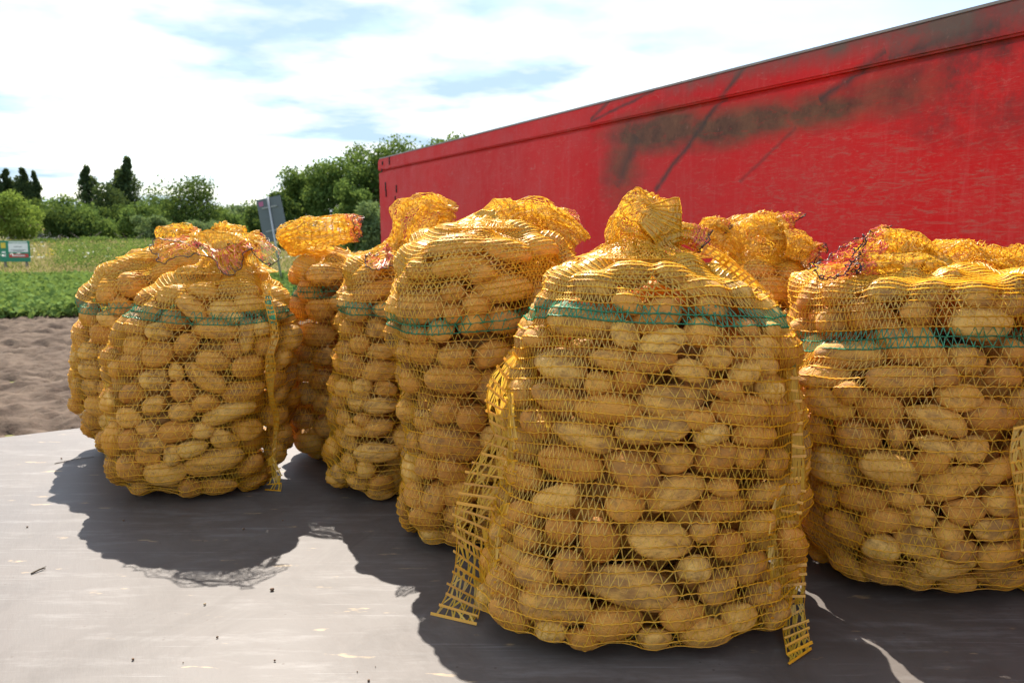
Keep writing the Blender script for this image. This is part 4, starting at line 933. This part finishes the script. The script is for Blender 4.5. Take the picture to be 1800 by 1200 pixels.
# ---- flat side seams: ladders of thick bars with thin tapes
def ladder(sid, outer, inner, mode, inmode=None, pitch=.0148, barw=.0038, ntape=12, dfw=0.0, green=None):
    inf = INFO[sid]; acc = inf['acc']; inf['nseam'] = inf.get('nseam', 0) + 1; SK = f"seam{inf['nseam']}"; r = np.random.default_rng(len(outer) * 31 + int(outer[0][0]))
    def p3(u, v, md):
        if md == 'flat':
            p = at(u, v, inf['D'] - dfw); return p if p[2] > DECK + .004 else ongrd(u, v, DECK + .004)
        p, nr = inf['hit'](u, v); return p + nr * .012
    O = np.array([p3(*q, mode) for q in outer]); I = np.array([p3(*q, inmode or mode) for q in inner]); O = catmull(O, 160); I = catmull(I, 160)
    for a in (O, I): a[:, 2] = np.maximum(a[:, 2], DECK + .003)
    mid = (O + I) / 2; L = np.concatenate([[0], np.cumsum(np.linalg.norm(np.diff(mid, axis=0), axis=1))]); nb = max(3, int(L[-1] / pitch)); s = np.linspace(0, L[-1], nb)
    f = lambda A, q: np.stack([np.interp(q, L, A[:, k]) for k in range(3)], 1)
    o, i = f(O, s), f(I, s); toc = CAM - (o + i) / 2; toc /= np.linalg.norm(toc, axis=1)[:, None]
    ex = (o - i) * (-.03 + .16 * r.random((nb, 1))) + r.normal(size=(nb, 3)) * (.0012, .003, .0018); o2 = o + ex
    V, F = ribbons(i, o2, toc, barw * (.75 + .5 * r.random(nb))); acc.put(SK, V, F, 0)
    V, F = ribbons(i + toc * .0008, o2 + toc * .0008 + (0, 0, .0012), toc, barw * .5); acc.put(SK, V, F, 0)
    for k in range(nb - 1):
        for c in range(ntape):
            fa = (c + .5 + .35 * r.normal()) / ntape; fb_ = fa + .10 * r.normal(); fa, fb_ = np.clip((fa, fb_), 0, 1)
            if inmode and min(fa, fb_) < .3 * r.random() + .08: continue
            A_ = (i[k] * (1 - fa) + o[k] * fa)[None] - toc[k] * .0006; B_ = (i[k + 1] * (1 - fb_) + o[k + 1] * fb_)[None] - toc[k] * .0006
            V, F = ribbons(A_, B_, toc[k:k + 1], .0022 * (.6 + .8 * r.random())); acc.put(SK, V, F, 2 if green and green[0] <= k / nb <= green[1] else 1)
    for A_ in (O[::4], I[::4]) if not inmode else ():
        V, F = tube_loops(A_[None], .0009, closed=False); acc.put(SK, V, F, 0)
ladder('S6', [(903, 622), (868, 655), (856, 700), (862, 745), (868, 765), (850, 788), (816, 850), (800, 905), (803, 960), (795, 1020), (768, 1078)],
       [(918, 640), (896, 690), (894, 725), (898, 760), (898, 775), (896, 800), (890, 860), (868, 930), (858, 1000), (848, 1050), (838, 1096)], 'flat', dfw=.05)
ladder('S6', [(1397, 605), (1402, 660), (1408, 720), (1413, 790), (1415, 850), (1407, 882), (1405, 920), (1412, 960), (1415, 1040), (1414, 1075), (1426, 1140)],
       [(1380, 605), (1382, 660), (1388, 720), (1392, 790), (1386, 850), (1373, 880), (1370, 920), (1372, 970), (1370, 1040), (1374, 1090), (1386, 1166)], 'flat', dfw=.125, green=(0, .04))
ladder('S6', [(1225, 424), (1262, 440), (1300, 468), (1338, 502), (1368, 540), (1398, 590), (1399, 622)], [(1215, 436), (1250, 452), (1288, 480), (1322, 514), (1350, 550), (1380, 598), (1382, 624)], 'flat', dfw=.0, pitch=.009, green=(.88, 1))
ladder('S2', [(470, 500), (474, 530), (480, 560), (484, 590), (476, 620), (478, 645), (474, 690), (483, 730), (480, 765), (477, 805)],
       [(458, 500), (462, 530), (468, 560), (472, 590), (465, 620), (462, 645), (466, 690), (474, 730), (474, 765), (470, 815)], 'surf', pitch=.010, barw=.003, ntape=6, green=(.06, .2))
ladder('S2', [(480, 800), (494, 832), (496, 862)], [(462, 806), (466, 834), (472, 856)], 'flat', 'surf', dfw=.12, pitch=.0125, barw=.002, ntape=12)
ladder('S8', [(1812, 742), (1806, 790), (1812, 850), (1816, 900), (1820, 960)], [(1772, 752), (1766, 800), (1774, 850), (1782, 900), (1786, 960)], 'surf')

ladder('S6', [(890, 690), (892, 740), (892, 800), (886, 860), (864, 930), (854, 1000), (846, 1040)], [(915, 690), (920, 740), (922, 800), (915, 860), (898, 930), (888, 1000), (880, 1040)], 'flat', 'surf', barw=.0022, ntape=9, dfw=.05)
ladder('S6', [(1386, 850), (1374, 880), (1371, 920), (1373, 970), (1371, 1040), (1374, 1085)], [(1358, 850), (1346, 880), (1340, 920), (1338, 970), (1338, 1040), (1344, 1080)], 'flat', 'surf', barw=.0022, ntape=12, dfw=.125)
for sid, inf in INFO.items():
    acc = inf['acc']; root = inf['root']
    for key, nm in (('net', 'net'), ('band', 'green_band'), *[(f'seam{q}', 'side_seam') for q in range(1, 7)], ('neck', 'gathered_neck')):
        o = acc.build(key, nm, root)
        if o and key == 'band': o['label'] = 'green woven band round the sack'
        if o and key == 'neck':
            h = acc.build('hem', 'hem', o)
            if h: h['label'] = 'red and dark stitched hem of the sack mouth'

# ---- crumbs and a twig on the bed
CR = mat_plain('soil_crumb', (.19, .115, .07), .95, nsc=60, var=.5)
def crumb(u, v, px, label, seed, pale=False):
    p = ongrd(u, v, DECK); r = np.random.default_rng(seed); k = np.linalg.norm(p - CAM) / FPX; s = px * k / 2 * .6
    V = IV2 * (1 + .25 * r.normal(size=len(IV2)) * .6)[:, None] * (s, s * (.6 + .3 * r.random()), s * .7)
    V[:, 2] -= V[:, 2].min(); o = add('soil_crumb', mesh_np('soil_crumb', V, IF2, [CR2 if pale else CR]), None, (p[0], p[1], DECK + .0005)); o.rotation_euler.z = r.random() * 6
    tag(o, label, 'crumb', 'soil crumbs scattered on the bed')
CR2 = mat_plain('wood_chip', (.45, .33, .2), .9, nsc=60)
CL = [(382, 1121, 7, 'dark soil crumb in the sunlit lower left of the bed'), (234, 1160, 8, 'dark soil crumb nearest the bottom left of the bed'), (478, 1038, 12, 'flat reddish soil flake in front of the left sack shadow'), (217, 916, 6, 'dark crumb inside the left front sack shadow'), (428, 931, 7, 'black crumb in the middle of the left front sack shadow'),
      (497, 915, 5, 'reddish crumb on the right edge of the left sack shadow'), (648, 1197, 8, 'dark crumb cut by the bottom photo edge'), (483, 1162, 7, 'pale brown crumb lower middle of the sunlit bed'), (48, 927, 5, 'small dark crumb by the left photo edge'), (108, 807, 5, 'small dark crumb near the far left sack shadow tip'), (322, 1165, 4, 'tiny crumb left of the bottom middle'), (628, 1181, 4, 'tiny crumb near the frontmost sack shadow'), (660, 1172, 4, 'tiny crumb right beside the frontmost sack shadow')]
for i, (u, v, s, lb) in enumerate(CL): crumb(u, v, s, lb, 70 + i)
crumb(360, 1063, 7, 'pale wood chip on the sunlit bed', 99, True)
def twig(u0, v0, u1, v1, r, label):
    a = Vector(ongrd(u0, v0, DECK)); b = Vector(ongrd(u1, v1, DECK)); up = Vector((0, 0, r)); m = (a + b) / 2 + Vector((.001, .002, .0015)); e = empty('twig', tuple(a)); w = MB()
    w.cyl(up, m - a + up, r, r * .9, 7); w.cyl(m - a + up, b - a + up, r * .9, r * .5, 7); w.build('stem', mat_plain('twig_bark', (.12, .09, .06), .9, nsc=80), e)
    w = MB(); w.cyl(m - a + up, m - a + up + Vector((.008, .006, .003)), r * .5, r * .25, 6); w.build('side_shoot', mat_plain('twig_bark', (.12, .09, .06), .9, nsc=80), e); tag(e, label, 'twig')
twig(55, 1009, 80, 999, .0016, 'short dry twig lying on the sunlit bed at left')
twig(96, 815, 165, 803, .0009, 'thin pale straw near the far left sack')
